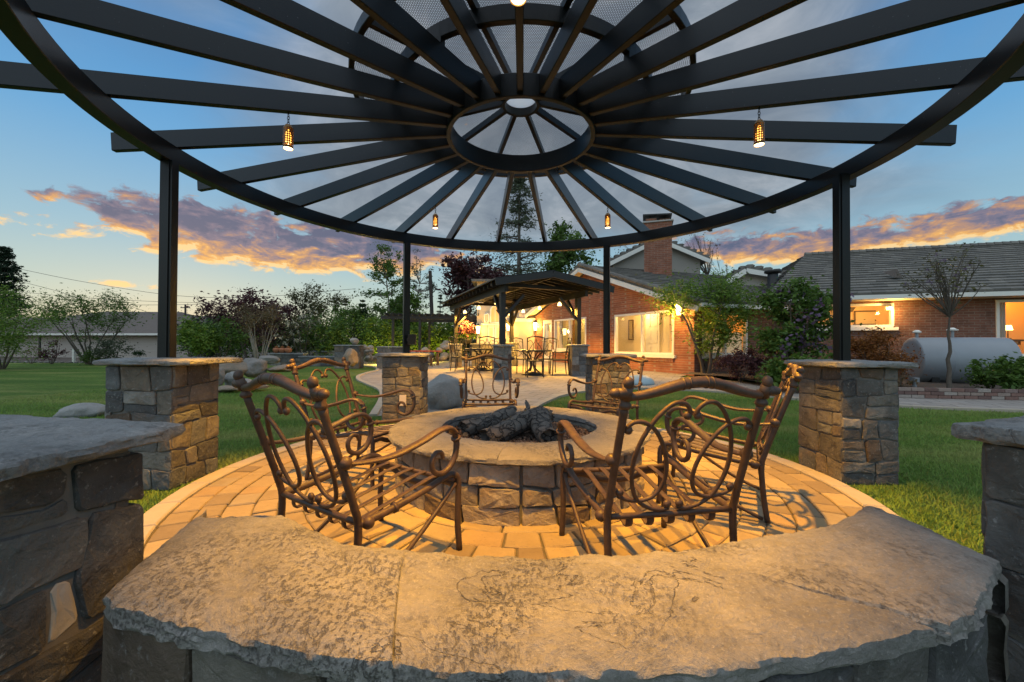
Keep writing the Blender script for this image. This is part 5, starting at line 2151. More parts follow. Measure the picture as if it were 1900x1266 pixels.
# things seen inside the rooms
def picture(W, x0, y0, x1, y1, off, label, art='art_paper', name='framed_picture', fr='frame_wood'):
    a, b = W.hit(x0, y0, off), W.hit(x1, y1, off)
    u0, u1, z0, z1 = min(a[0], b[0]), max(a[0], b[0]), min(a[1], b[1]), max(a[1], b[1])
    c = W.P((u0 + u1) / 2, z0, off)
    t = thing(name, label, 'picture', c)
    f = .035
    for q in ((u0, u1, z1 - f, z1), (u0, u1, z0, z0 + f), (u0, u0 + f, z0 + f, z1 - f), (u1 - f, u1, z0 + f, z1 - f)):
        W.bar(*q, off, off + .04).build('frame', MAT[fr], t)
    W.bar(u0 + f, u1 - f, z0 + f, z1 - f, off + .004, off + .012).build('print', MAT[art], t)


picture(WG, 1043, 601, 1052, 616, -1.27, 'small framed picture seen through the left window')
picture(WG, 1167, 594, 1176, 631, -1.27, 'tall narrow framed panel seen through the large window', 'art_paper')
a, b = WG.hit(1061, 603, -1.25), WG.hit(1073, 650, -1.25)
t = thing('wooden_door', 'orange wooden door inside the room behind the left window', 'door', WG.P(a[0], .4, -1.25))
WG.bar(min(a[0], b[0]), max(a[0], b[0]), .4, a[1], -1.28, -1.23).build('leaf', MAT['wood_door'], t)
for k in range(3):
    WG.bar(min(a[0], b[0]) + .12, max(a[0], b[0]) - .12, .7 + k * .6, 1.15 + k * .6, -1.23, -1.215).build('panel', MAT['wood_door'], t)
a, b = WG.hit(1199, 588, -1.22), WG.hit(1224, 655, -1.22)
ul, ur = min(a[0], b[0]), max(a[0], b[0])
t = thing('panel_door', 'white six panel door inside the room behind the large window', 'door', WG.P(ul, .3, -1.25))
WG.bar(ul, ur, .3, 2.4, -1.26, -1.20).build('leaf', MAT['white_paint'], t)
for k in range(3):
    for q in range(2):
        w = (ur - ul) / 2
        WG.bar(ul + w * q + .08, ul + w * (q + 1) - .08, .5 + k * .62, .98 + k * .62, -1.20, -1.185).build('panel', MAT['white_paint'], t)
c = WG.P(WG.hit(1044, 645, -.9)[0], 0, -.9)
t = thing('wooden_chair', 'orange wooden chair back just inside the left window', 'chair', (c.x, c.y, .3))
MB().box((c.x, c.y, .75), (.5, .45, .06), .4).build('seat', MAT['wood_door'], t)
MB().tube([(c.x - .22, c.y, .78), (c.x - .2, c.y, 1.25), (c.x, c.y, 1.36), (c.x + .2, c.y, 1.25), (c.x + .22, c.y, .78)], .035, 6).build('back_frame', MAT['wood_door'], t)
MB().box((c.x, c.y, 1.02), (.36, .03, .45)).build('backrest', MAT['wood_door'], t)
for sx, sy in ((-1, -1), (1, -1), (1, 1), (-1, 1)):
    MB().box((c.x + sx * .2, c.y + sy * .18, .5), (.05, .05, .45)).build('leg', MAT['wood_door'], t)

picture(WB, 1584, 577, 1634, 603, -1.24, 'pale framed mirror inside the narrow window', 'stucco', 'framed_mirror')
picture(WB, 1872, 632, 1892, 640, -1.2, 'small framed picture inside the large orange window at right', 'art_paper')
c = WB.P(WB.hit(1870, 609, -.7)[0], WB.hit(1870, 609, -.7)[1], -.7)
t = thing('table_lamp', 'small white lamp glowing inside the large orange window at right', 'lamp', c)
MB().lathe([(.10, -.06), (.07, .08)], c, 12).build('lamp_shade', MAT['lantern_glass'], t, True)
MB().lathe([(.012, -.30), (.012, -.06)], c, 6).build('stem', MAT['dark_metal'], t)
MB().lathe([(.07, -.33), (.07, -.30)], c, 10).build('base', MAT['dark_metal'], t)
u, z = WB.hit(1870, 609, -.7)
MB().box(WB.P(u, z - .36, -.7), (1.2, .35, .05), M=WB.M()).build('shelf', MAT['frame_wood'], t)
for (W, r, sides) in ((WG, r_left, (0, 1)), (WB, r_r, (0,))):     # drawn back curtains
    for sd_ in sides:
        u0, u1, z0, z1 = r
        uu = u0 + .08 if sd_ == 0 else u1 - .36
        pts, vs, fs = 15, [], []
        for i in range(pts):
            o_ = -.22 + .035 * math.sin(i * 2.1)
            vs += [W.P(uu + .28 * i / (pts - 1), z0 - .2, o_), W.P(uu + .28 * i / (pts - 1), z1 + .1, o_)]
        fs = [(2 * i, 2 * i + 2, 2 * i + 3, 2 * i + 1) for i in range(pts - 1)]
        o = MB().add(vs, fs).build('curtain', MAT['stucco_pale'], None, True)
        tag(o, {(0, 0): 'pale curtain drawn to the right side of the left lit window', (0, 1): 'pale curtain drawn to the left side of the left lit window', (1, 0): 'pale curtain at the left side of the large orange window'}[(0 if W is WG else 1, sd_)], 'curtain')
# ------------------------------------------------------------------ dining pavilion
DT = MAT['dark_timber']
PV = [Vector((1.94, 11.8, 0)), Vector((-.26, 10.75, 0)), Vector((-2.17, 15.5, 0)), Vector((-.02, 15.75, 0))]
plab = ['stone pillar carrying the right front post of the dark timber pavilion', 'cool grey stone pillar carrying the front post of the pavilion, middle of the picture',
        'stone pillar carrying the far left post of the dark timber pavilion', 'stone pillar carrying the rear post of the pavilion, behind the dining table']
for i, p in enumerate(PV):
    g = float(gz(p.x, p.y))
    pillar(p.x, p.y, .44, .42, .92, plab[i], 20 + i, rz=.1, z0=g, cap=(.58, .56), rows=(.16, .26), widths=(.18, .32), fine=8, faces='FRL', capth=.05)
pav = thing('timber_pavilion', 'dark timber pavilion with slatted gable roof over the dining terrace', 'pavilion', (0, 13, 0))
BZ_ = 2.40
for i, p in enumerate(PV):
    g = float(gz(p.x, p.y))
    MB().box((p.x, p.y, (g + .92 + BZ_) / 2), (.135, .135, BZ_ - g - .92), .42).build('post', DT, pav)
uL = (PV[2] - PV[1]).normalized()
uW = Vector((uL.y, -uL.x, 0))
c0 = (PV[0] + PV[1]) / 2
half = 1.22
LEN = 5.2
o0 = c0 - uL * .48


def pp(l, w, z):
    q = o0 + uL * l + uW * w
    return Vector((q.x, q.y, z))


for s in (-1, 1):
    MB().beam(pp(.1, s * half, BZ_ + .09), pp(LEN + 1.2, s * half, BZ_ + .09), .09, .18).build('beam', DT, pav)
for l in (.48, LEN + .48):
    MB().beam(pp(l, -half - .3, BZ_ + .235), pp(l, half + .3, BZ_ + .235), .09, .10).build('cross_beam', DT, pav)
zr, ze = 2.95, 2.66
WOS = {-1: 1.52, 1: 1.85}
for k in range(19):
    l = .05 + k * .36
    for s in (-1, 1):
        MB().beam(pp(l, 0, zr - .06), pp(l, s * WOS[s], ze - .06), .045, .12).build('rafter', DT, pav)
MB().beam(pp(-.1, 0, zr - .05), pp(LEN + 1.6, 0, zr - .05), .05, .20).build('ridge_beam', DT, pav)
for s in (-1, 1):
    a, b, c, d = pp(-.15, 0, zr + .03), pp(-.15, s * (WOS[s] + .1), ze + .008), pp(LEN + 1.6, s * (WOS[s] + .1), ze + .008), pp(LEN + 1.6, 0, zr + .03)
    up = Vector((0, 0, .035))
    nb_ = 13
    for k in range(nb_):
        t0, t1 = k / nb_, (k + .93) / nb_
        q = [a.lerp(b, t0), a.lerp(b, t1), d.lerp(c, t1), d.lerp(c, t0)]
        MB().add(q + [p + up for p in q], [(3, 2, 1, 0), (4, 5, 6, 7), (0, 1, 5, 4), (1, 2, 6, 5), (2, 3, 7, 6), (3, 0, 4, 7)]).build('roof_board', MAT['black_paint'], pav)
    MB().beam(pp(-.17, 0, zr - .05), pp(-.17, s * (WOS[s] + .1), ze - .07), .035, .17).build('barge_board', DT, pav)
for i, p in enumerate(PV):
    for dv in ((uL if i < 2 else -uL), (uW * (-1 if i in (0, 3) else 1))):
        a = Vector((p.x, p.y, BZ_ - .62)) + dv * .07
        b = Vector((p.x, p.y, BZ_ - .02)) + dv * .62
        MB().beam(a, b, .07, .085, up=(dv.y, -dv.x, 0.01)).build('knee_brace', DT, pav)
# pendants strung under the pavilion
def small_lamp(p, label, e):
    t = thing('pavilion_lamp', label, 'lamp', p, 'small lamps hanging under the timber pavilion')
    MB().tube([p + Vector((0, 0, .10)), p + Vector((0, 0, .40))], .006, 4).build('cord', MAT['dark_metal'], t)
    MB().lathe([(.065, 0), (.05, .07), (.02, .11)], p, 10).build('shade', MAT['lantern_glass'], t, True)
    if e:
        ld = bpy.data.lights.new('pavilion_light', 'SPOT')
        ld.energy, ld.color, ld.shadow_soft_size = e, (1, .50, .075), .06
        ld.spot_size, ld.spot_blend = R(165), .3
        lo = bpy.data.objects.new('pavilion_light', ld)
        COL.objects.link(lo)
        lo.parent = t
        lo.location = (0, 0, -.02)


for i, (l, w) in enumerate(((1.2, .95), (2.6, .95), (4.0, .95), (5.4, .95), (1.6, -.95), (3.4, -.95), (5.2, -.95))):
    small_lamp(pp(l, w, 2.22), ['glowing lamp hanging nearest in the right row under the timber pavilion', 'second glowing lamp from the front in the right row under the pavilion', 'third glowing lamp from the front in the right row under the pavilion', 'glowing lamp farthest back in the right row under the pavilion', 'glowing lamp nearest in the left row, beside the front pavilion post', 'middle glowing lamp in the left row under the pavilion eave', 'glowing lamp farthest back in the left row under the pavilion'][i], (760, 0, 760, 0, 0, 620, 620)[i])
# ceiling fan
f = pp(2.6, .05, 2.42)
t = thing('ceiling_fan', 'dark ceiling fan hanging under the pavilion ridge', 'fan', f)
MB().tube([f + Vector((0, 0, .1)), f + Vector((0, 0, .5))], .02, 6).build('downrod', MAT['dark_metal'], t)
MB().lathe([(.05, -.08), (.12, -.02), (.12, .06), (.04, .11)], f, 14).build('motor', MAT['dark_metal'], t, True)
for k in range(5):
    a = k * 2 * PI / 5 + .3
    MB().box(f + Vector((math.cos(a) * .42, math.sin(a) * .42, .01)), (.58, .13, .015), M=Matrix.Rotation(a, 3, 'Z') @ Matrix.Rotation(.2, 3, 'X')).build('blade', MAT['frame_wood'], t)

# dining sets
def dining_chair(loc, face, label):
    t = thing('dining_chair', label, 'chair', loc, 'metal dining chairs under the pavilion')
    M = MAT['dark_metal']
    for s in (-1, 1):
        MB().tube([(s * .22 + loc[0], loc[1] - .26, loc[2]), (s * .22 + loc[0], loc[1] - .22, loc[2] + .44), (s * .23 + loc[0], loc[1] - .32, loc[2] + 1.08)], .016, 6).build('rear_post', M, t)
        MB().tube([(s * .24 + loc[0], loc[1] + .24, loc[2]), (s * .23 + loc[0], loc[1] + .22, loc[2] + .44)], .016, 6).build('leg', M, t)
        MB().tube([(s * .23 + loc[0], loc[1] - .26, loc[2] + .70), (s * .27 + loc[0], loc[1] + .0, loc[2] + .66), (s * .27 + loc[0], loc[1] + .22, loc[2] + .68), (s * .25 + loc[0], loc[1] + .24, loc[2] + .46)], .016, 6).build('arm', M, t)
        pts = [(s * u + loc[0], loc[1] - .22 - .10 * (z - .44) / .64, loc[2] + z) for u, z in ((0, .52), (.13, .58), (.17, .74), (.10, .88), (.03, .96), (.02, 1.06))]
        MB().tube(spline(pts, 4), .009, 5).build('back_scroll', M, t)
        pts = [(s * u + loc[0], loc[1] - .22 - .10 * (z - .44) / .64, loc[2] + z) for u, z in ((.22, .98), (.12, 1.0), (.05, .82), (.12, .64), (.21, .58))]
        MB().tube(spline(pts, 4), .009, 5).build('back_scroll', M, t)
    MB().tube(spline([(-.23 + loc[0], loc[1] - .32, loc[2] + 1.08), (loc[0], loc[1] - .325, loc[2] + 1.12), (.23 + loc[0], loc[1] - .32, loc[2] + 1.08)], 5), .018, 6).build('top_rail', M, t)
    MB().box((loc[0], loc[1], loc[2] + .45), (.48, .46, .035)).build('seat', M, t)
    t.rotation_euler = (0, 0, math.atan2(face[1], face[0]) - PI / 2)
    return t


def dining_table(loc, r, label):
    t = thing('dining_table', label, 'table', loc, 'round dining tables under the pavilion')
    M = MAT['dark_metal']
    MB().lathe([(r, .70), (r + .01, .72), (r, .745), (.05, .75)], loc, 36).build('tabletop', M, t)
    MB().lathe([(.34, .0), (.34, .04), (.08, .10)], loc, 24).build('base', M, t, True)
    for k in range(4):
        a = k * PI / 2 + .4
        P = [Vector(loc) + Vector((math.cos(a) * q, math.sin(a) * q, z)) for q, z in ((.26, .05), (.10, .18), (.05, .36), (.16, .54), (.34, .70))]
        MB().tube(spline(P, 5), .022, 6).build('pedestal_scroll', M, t)
    return t


tb = gp(992, 690)
tb = Vector((.62, 12.0, float(gz(.62, 12.0))))
dining_table(tb, .58, 'round metal dining table with pedestal, right of the grey middle pillar')
for (dx, dy, lab) in ((.02, -.78, 'metal dining chair nearest, its scrolled back to the camera, at the right table'), (.80, .05, 'metal dining chair seen in profile at the right of the right table'),
                      (.45, .72, 'metal dining chair behind the right table, towards the white door'), (-.35, .75, 'metal dining chair behind the right table, next to the grey pillar')):
    p = (tb.x + dx, tb.y + dy, tb.z)
    dining_chair(p, (-dx, -dy), lab)
tb = Vector((-.98, 13.6, float(gz(-.98, 13.6))))
dining_table(tb, .62, 'round metal dining table left of the grey middle pillar')
for (dx, dy, lab) in ((.15, -.82, 'metal dining chair left of the grey pillar, its back to the camera'), (-.72, -.38, 'metal dining chair at the near left of the left table'),
                      (-.62, .55, 'metal dining chair at the far left of the left table'), (.4, .75, 'metal dining chair on the far side of the left table')):
    p = (tb.x + dx, tb.y + dy, tb.z)
    dining_chair(p, (-dx, -dy), lab)

# ------------------------------------------------------------------ trellis, counters, planters, stools
tr = thing('garden_trellis', 'low flat dark trellis pergola left of the pavilion', 'pergola', (-4.0, 21.5, 0))
tl, trr = at(716, 590, 20.5), at(892, 588, 20.5)
for k, (dy, z) in enumerate(((0, 2.40), (2.4, 2.40))):
    for w in (0, .16):
        MB().beam((tl.x - (.25 if k == 0 else -.2), tl.y + dy + w, z), (trr.x, trr.y + dy + w, z), .05, .17).build('beam', DT, tr)
for k in range(15):
    x = tl.x + .1 + (trr.x - tl.x - .2) * k / 14
    MB().beam((x, tl.y - .45, 2.54), (x, tl.y + 3.1, 2.60), .05, .12).build('rafter', DT, tr)
for x in (tl.x + .35, trr.x - .5, (tl.x + trr.x) / 2 - .7):
    for dy in (.08, 2.48):
        MB().box((x, tl.y + dy, 1.2), (.12, .12, 2.36)).build('post', DT, tr)
c = at(648, 660, 17.2)
pillar(c.x, c.y, 1.02, .5, .985, 'grey stone counter end with a thick grey top, left of the gravel rocks', 31, z0=0, cap=(1.15, .62), rows=(.2, .3), widths=(.22, .4), fine=8, group='stone garden counters', faces='FRL')
c = at(727, 660, 16.8)
pillar(c.x, c.y, 1.05, .5, .93, 'grey stone counter behind the post with the black box', 32, z0=0, cap=(1.15, .62), rows=(.2, .3), widths=(.22, .4), fine=8, group='stone garden counters', faces='FRL')
c = at(903, 662, 15.9)
pillar(c.x, c.y, 1.1, .5, .88, 'stone counter behind the dining chairs, under the pink flowers', 33, z0=float(gz(c.x, c.y)), cap=(1.25, .62), rows=(.2, .3), widths=(.22, .4), fine=8, group='stone garden counters', faces='FRL')


def low_wall(px0, px1, d, ybase, h, label, seed):
    a, b = at(px0, ybase, d), at(px1, ybase, d)
    W = Wall(Vector((a.x, a.y, 0)), Vector((b.x, b.y, 0)))
    t = thing('garden_wall', label, 'wall', (a.x, a.y, 0), 'low stone garden walls')
    MB().box(W.P(W.L / 2, h / 2 - .06, -.17), (W.L, .3, h + .1), M=W.M()).build('mortar_core', MAT['mortar'], t)
    stone_face(t, lambda u, v, n: W.P(u, v - .05, n - .02), W.L, h + .04, MAT['wall_stone'], (.16, .24), (.3, .6), .03, .006, seed)
    MB().box(W.P(W.L / 2, h + .03, -.16), (W.L + .1, .42, .06), M=W.M()).build('capstone', MAT['pillar_cap'], t)


low_wall(500, 562, 19.2, 668, .52, 'low dark stone planter wall left of the patio steps, under terracotta pots', 51)
low_wall(556, 640, 18.6, 668, .40, 'low stone wall with a pale cap behind the left armchair', 52)
low_wall(583, 634, 20.4, 662, .62, 'farther low stone wall with a pale cap, beside the stone counter', 53)
for i, px in enumerate((513, 524, 535)):
    c = at(px, 648, 19.35)
    t = thing('terracotta_pot', ['round terracotta pot at the left of three on the dark planter wall', 'round terracotta pot, middle of three on the dark planter wall', 'round terracotta pot at the right of three on the dark planter wall'][i], 'pot', (c.x, c.y, .58), 'terracotta pots')
    MB().lathe([(.08, .0), (.15, .10), (.16, .17), (.12, .24)], (c.x, c.y, .58), 12).build('pot', MAT['terracotta'], t, True)
    MB().ball((c.x, c.y, .84), .09, 1).build('dry_plant', MAT['leaf_orange'], t)
# red topped bar table and stools below the trellis
c = at(786, 655, 18.4)
t = thing('bar_table', 'red topped bar table under the trellis, before the rocks', 'table', (c.x, c.y, 0))
MB().box((c.x, c.y, .72), (1.5, .5, .06)).build('tabletop', MAT['red_paint'], t)
for sx in (-.65, -.3, .05, .35, .65):
    MB().box((c.x + sx, c.y, .35), (.07, .3, .69)).build('leg', MAT['frame_wood'], t)
for i, px in enumerate((768, 784, 799)):
    s = at(px, 655, 17.6)
    t = thing('bar_stool', ['slim metal stool at the left end of the red table', 'slim metal stool at the middle of the red table', 'slim metal stool at the right end of the red table'][i], 'stool', (s.x, s.y, 0), 'bar stools')
    MB().lathe([(.16, .62), (.17, .66), (.02, .67)], (s.x, s.y, 0), 12).build('seat', MAT['dark_metal'], t)
    for k in range(4):
        a = k * PI / 2 + .7
        MB().tube([(s.x + math.cos(a) * .19, s.y + math.sin(a) * .19, 0), (s.x + math.cos(a) * .11, s.y + math.sin(a) * .11, .62)], .014, 5).build('leg', MAT['dark_metal'], t)
# pale blue dome and grey urn near the right mid pillar
c = gp(1186, 712)
t = tag(MB().lathe([(.36, 0.0), (.355, .05), (.30, .14), (.19, .20), (.05, .225)], (c.x, c.y, c.z - .01), 28).build('dome_cover', MAT['pale_blue'], None, True),
        'pale blue domed cover on the terrace behind the amber armchair', 'cover')
# outlet plate on the mid left pillar, low marker posts
t = tag(MB().box((-1.375, 5.077, .29), (.085, .014, .135)).build('outlet_cover', MAT['pale_plastic']), 'pale outlet cover plate on the pillar under the black box', 'outlet')
c = at(137, 672, 21)
t = thing('marker_post', 'short white marker post by the lawn edge at left', 'post', (c.x, c.y, 0))
MB().box((c.x, c.y, .3), (.10, .10, .75)).build('shaft', MAT['white_paint'], t)
MB().box((c.x, c.y, .69), (.13, .13, .03)).build('post_cap', MAT['white_paint'], t)
c = at(1697, 706, 8.6)
t = thing('utility_stub', 'small grey vent stub in front of the steel tank', 'pipe', (c.x, c.y, .1))
MB().tube([(c.x, c.y, .08), (c.x, c.y, .26)], .035, 8).build('stem', MAT['tank_steel'], t)
MB().box((c.x, c.y, .30), (.11, .11, .10)).build('stub_cap', MAT['tank_steel'], t)

# ------------------------------------------------------------------ steel tank
ta, tb_ = at(1692, 670, 9.9), at(1862, 670, 9.3)
ta.z = tb_.z = .68
t = thing('steel_tank', 'large grey horizontal steel tank beside the brick house wall', 'tank', (ta.x, ta.y, .1))
ax = (tb_ - ta).normalized()
zx = Vector((0, 0, 1))
yx = zx.cross(ax)
Mx = Matrix((yx, zx, ax)).transposed()
Lt = (tb_ - ta).length
prof = [(.04, -.035), (.26, -.032), (.46, -.025), (.540, -.012), (.556, .01), (.558, Lt * .33 - .01), (.563, Lt * .33), (.558, Lt * .33 + .01), (.558, Lt * .66), (.555, Lt), (.540, Lt + .012), (.46, Lt + .025), (.26, Lt + .032), (.04, Lt + .035)]
smooth_by_angle(MB().lathe(prof, ta, 48, Mx).build('shell', MAT['tank_steel'], t), 50)
for f in (.16, .84):
    c = ta.lerp(tb_, f)
    MB().box((c.x, c.y, .16), (.14, .8, .26), math.atan2(ax.y, ax.x)).build('saddle', MAT['dark_metal'], t)
for f, h, n in ((.06, .12, 'vent'), (.46, .17, 'valve')):
    c = ta.lerp(tb_, f)
    o = MB().lathe([(.03, .54), (.03, .56 + h)], (c.x, c.y, .68), 8).build(n, MAT['tank_steel'], t)
    MB().lathe([(.075, .55 + h), (.085, .58 + h), (.03, .62 + h)], (c.x, c.y, .68), 10).build(n + '_cap', MAT['white_paint'], o)
c = ta.lerp(tb_, .46)
MB().tube([(c.x - .14, c.y, 1.42), (c.x + .14, c.y, 1.42)], .015, 6).build('handle', MAT['white_paint'], t)

# brick edging of the planting bed: three courses, brick by brick
ed = thing('brick_edging', 'low three course brick edging along the planting bed by the house', 'edging', (BED[2][0], BED[2][1], 0))
P = [Vector((x, y, 0)) for x, y in BED[2:]]
pts = []
for a, b in zip(P, P[1:]):
    k = max(1, int((b - a).length / .02))
    pts += [a.lerp(b, i / k) for i in range(k)]
bl, bh = 11, .066
for c in range(3):
    i = (bl // 2) if c % 2 else 0
    while i + bl < len(pts):
        a, b = pts[i], pts[i + bl]
        d = (b - a)
        mid = (a + b) / 2
        g = float(gz(mid.x, mid.y))
        MB().box((mid.x, mid.y, g + .02 + bh * c + bh / 2 - .02), (d.length - .012, .10 + random.uniform(-.006, .006), bh - .008), math.atan2(d.y, d.x)).build('brick', MAT['edging_brick'], ed)
        i += bl
poly = [(p.x, p.y) for p in pts[::6]]
MB().prism(poly + [(x + .02, y + .075) for x, y in poly[::-1]], -.05, lambda x, y: float(gz(x, y)) + .175).build('mortar_core', MAT['mortar'], ed)

# ------------------------------------------------------------------ boulders and rubble
def boulder(name, c, r, sq, mat, label, seed, group=None, sub=4, cat='boulder', amp=.28):
    # broken rock: a ball cut by random planes, edges worn and pitted
    rg_ = random.Random(seed * 7 + 1)
    planes = []
    for _ in range(13):
        nrm = Vector((rg_.gauss(0, 1), rg_.gauss(0, 1), rg_.gauss(0, 1))).normalized()
        planes.append((nrm, rg_.uniform(.70, .98)))
    bm = bmesh.new()
    bmesh.ops.create_icosphere(bm, subdivisions=sub, radius=1)
    for v in bm.verts:
        d = v.co.normalized()
        k = 1.06
        for nrm, off in planes:
            q_ = d.dot(nrm)
            if q_ > .05:
                k = min(k, off / q_)
        k *= 1 + amp * .5 * noise.noise(d * 1.3 + Vector((seed * 3.1, 0, 0))) + .10 * noise.noise(d * 3.1 + Vector((0, seed * 2.3, 0))) + .04 * noise.noise(d * 9 + Vector((seed, 0, 0)))
        v.co = Vector((d.x * sq[0], d.y * sq[1], d.z * sq[2])) * r * k
    for _ in range(1):
        bmesh.ops.smooth_vert(bm, verts=bm.verts, factor=.35, use_axis_x=True, use_axis_y=True, use_axis_z=True)
    me = bpy.data.meshes.new(name)
    bm.to_mesh(me)
    bm.free()
    me.materials.append(MAT[mat])
    me.shade_smooth()
    o = bpy.data.objects.new(name, me)
    COL.objects.link(o)
    o.location = c
    o.rotation_euler = (0, 0, seed * 1.7)
    return tag(o, label, cat, group)


def rock_px(px, py, d, rpx, sq, mat, label, seed, group=None, sub=4, **k):
    """centre pixel, depth, half width in pixels"""
    return boulder('boulder' if not group else 'rock', at(px, py, d), rpx / FPX * d, sq, mat, label, seed, group, sub, **k)


rock_px(824, 736, 6.5, 46, (1.0, .8, .95), 'boulder_grey', 'large smooth grey boulder beside the pillar with the black box', 17, amp=.34)
rock_px(148, 768, 5.6, 45, (1, .7, .42), 'boulder_grey', 'long low grey boulder on the lawn, left of the tall left pillar', 2, amp=.15)
rock_px(200, 772, 5.7, 11, (1, .8, .7), 'boulder', 'fist sized grey stone beside the long low boulder', 3, amp=.15, sub=3)
rock_px(428, 684, 9.4, 28, (1.1, .8, .62), 'boulder_warm', 'tan boulder nearest the tall left pillar in the rock outcrop', 4)
rock_px(470, 682, 9.8, 28, (1.1, .9, .66), 'boulder', 'rounded pale boulder on top of the rock outcrop', 5, amp=.16)
rock_px(404, 700, 8.6, 16, (.8, .8, 1.0), 'boulder', 'upright pale stone at the left of the rock outcrop', 6, amp=.16)
rock_px(430, 704, 8.9, 17, (1.1, .8, .8), 'boulder_grey', 'dark shaded stone under the rock outcrop', 7)
rock_px(455, 712, 8.7, 15, (1.1, .8, .6), 'boulder_grey', 'jagged dark stone in the gap of the rock outcrop', 8)
rock_px(420, 722, 8.4, 22, (1.2, .8, .30), 'boulder_warm', 'flat tan stone lying at the foot of the rock outcrop', 9)
rock_px(478, 718, 8.6, 18, (1.2, .8, .32), 'boulder_warm', 'flat stone on the lawn right of the rock outcrop', 10)
rock_px(497, 668, 12.0, 18, (1.2, .8, .5), 'boulder', 'low pale rock behind the rock outcrop', 11)
rock_px(527, 684, 10.2, 26, (1.3, .8, .28), 'boulder_warm', 'long flat tan rock on the lawn behind the front left armchair', 12)
rock_px(651, 664, 15.5, 15, (.9, .8, 1.15), 'boulder_warm', 'tan boulder leaning against the grey stone counter', 13)
rock_px(657, 633, 17.3, 10, (1.1, .8, .7), 'rubble', 'rounded boulder sitting on top of the stone counter', 14, amp=.3, sub=3)
rg = random.Random(4)
for i in range(16):
    rock_px(rg.uniform(674, 703), rg.uniform(644, 668), rg.uniform(17.4, 19), rg.uniform(5, 9), (1, .8, rg.uniform(.6, .9)), 'rubble', 'pale rock in the small heap between the two stone counters', 30 + i, 'rocks heaped between the counters', 2, cat='rock')
for i in range(34):
    x = rg.uniform(752, 832)
    hgt = max(0, (x - 745) / 85)
    rock_px(x, rg.uniform(660 - 24 * hgt, 672), rg.uniform(19, 22), rg.uniform(5, 11), (1, .8, rg.uniform(.6, .9)), 'rubble', 'pale rock in the big heap behind the red table', 60 + i, 'rocks heaped behind the red table', 2, cat='rock')

# ------------------------------------------------------------------ neighbour's building, poles, wires
nb = thing('neighbour_house', 'long low beige house with brown roof beyond the left lawn', 'house', (-24, 32, -.4))
A, B = Vector((-46, 33, 0)), Vector((-23.4, 29.0, 0))
WN = Wall(A, B)
WN.build('wall', -.6, 1.75, [], MAT['far_wall'], nb)
MB().add([WN.P(WN.L, -.6), WN.P(WN.L, -.6, -6), WN.P(WN.L, 1.75, -6), WN.P(WN.L, 3.1, -3), WN.P(WN.L, 1.75)], [(0, 1, 2, 3, 4)]).build('wall', MAT['far_wall'], nb)
for (x0, x1, m) in ((66, 106, 'far_wall'), (232, 300, 'stucco_pale')):
    a = WN.hit(x0, 640)[0]
    b = WN.hit(x1, 640)[0]
    d = WN.bar(min(a, b), max(a, b), -.5, 1.5, .004, .05).build('garage_door', MAT['far_wall'], nb)
    for q in range(1, 4):
        WN.bar(min(a, b) + .05, max(a, b) - .05, -.5 + q * .5 - .012, -.5 + q * .5 + .012, .051, .06).build('panel_line', MAT['stucco_pale'], d)
u = WN.hit(76, 640)[0]
WN.bar(u - .09, u + .09, -.5, 1.7, .0, .1).build('downpipe', MAT['dark_metal'], nb)
rf = MB()
e0, e1, r1, r0 = WN.P(-.4, 1.72, .7), WN.P(WN.L + .5, 1.72, .7), WN.P(WN.L + .5, 3.25, -3), WN.P(-.4, 3.25, -3)
b1, b0 = WN.P(WN.L + .5, 1.7, -6.7), WN.P(-.4, 1.7, -6.7)
rf.add([e0, e1, r1, r0, b1, b0], [(0, 1, 2, 3), (3, 2, 4, 5)])
rp = rf.build('roof', MAT['far_roof'], nb)
MB().beam(e0 + Vector((0, 0, -.05)), e1 + Vector((0, 0, -.05)), .10, .14).build('gutter', MAT['white_paint'], rp)
h2 = thing('far_house', 'distant low roof just above the beige house', 'house', (-30, 60, 0))
c = at(265, 586, 62)
MB().box((c.x, c.y, c.z - 2), (14, 6, 3)).build('wall', MAT['far_wall'], h2)
MB().add([(c.x - 8, c.y - 4, c.z - .5), (c.x + 8, c.y - 4, c.z - .5), (c.x + 6, c.y, c.z + .6), (c.x - 6, c.y, c.z + .6), (c.x + 8, c.y + 4, c.z - .5), (c.x - 8, c.y + 4, c.z - .5)], [(0, 1, 2, 3), (3, 2, 4, 5), (1, 4, 2), (5, 0, 3)]).build('roof', MAT['far_roof'], h2)


def pole(px, ytop, ybase, d, r, label, lean=0.0, arm=True):
    a = at(px, ybase, d)
    top = at(px - lean, ytop, d)
    a.z = -.5
    t = thing('utility_pole', label, 'pole', a, 'wooden utility poles')
    MB().tube([a, top], [r, r * .75], 8).build('mast', MAT['pole_wood'], t)
    if arm:
        MB().beam(top + Vector((-.7, 0, -.5)), top + Vector((.7, 0, -.5)), .10, .12).build('crossarm', MAT['pole_wood'], t)
        for s in (-.6, .6):
            MB().lathe([(.05, 0), (.06, .08), (.03, .14)], top + Vector((s, 0, -.44)), 6).build('insulator', MAT['pale_plastic'], t)
    return top


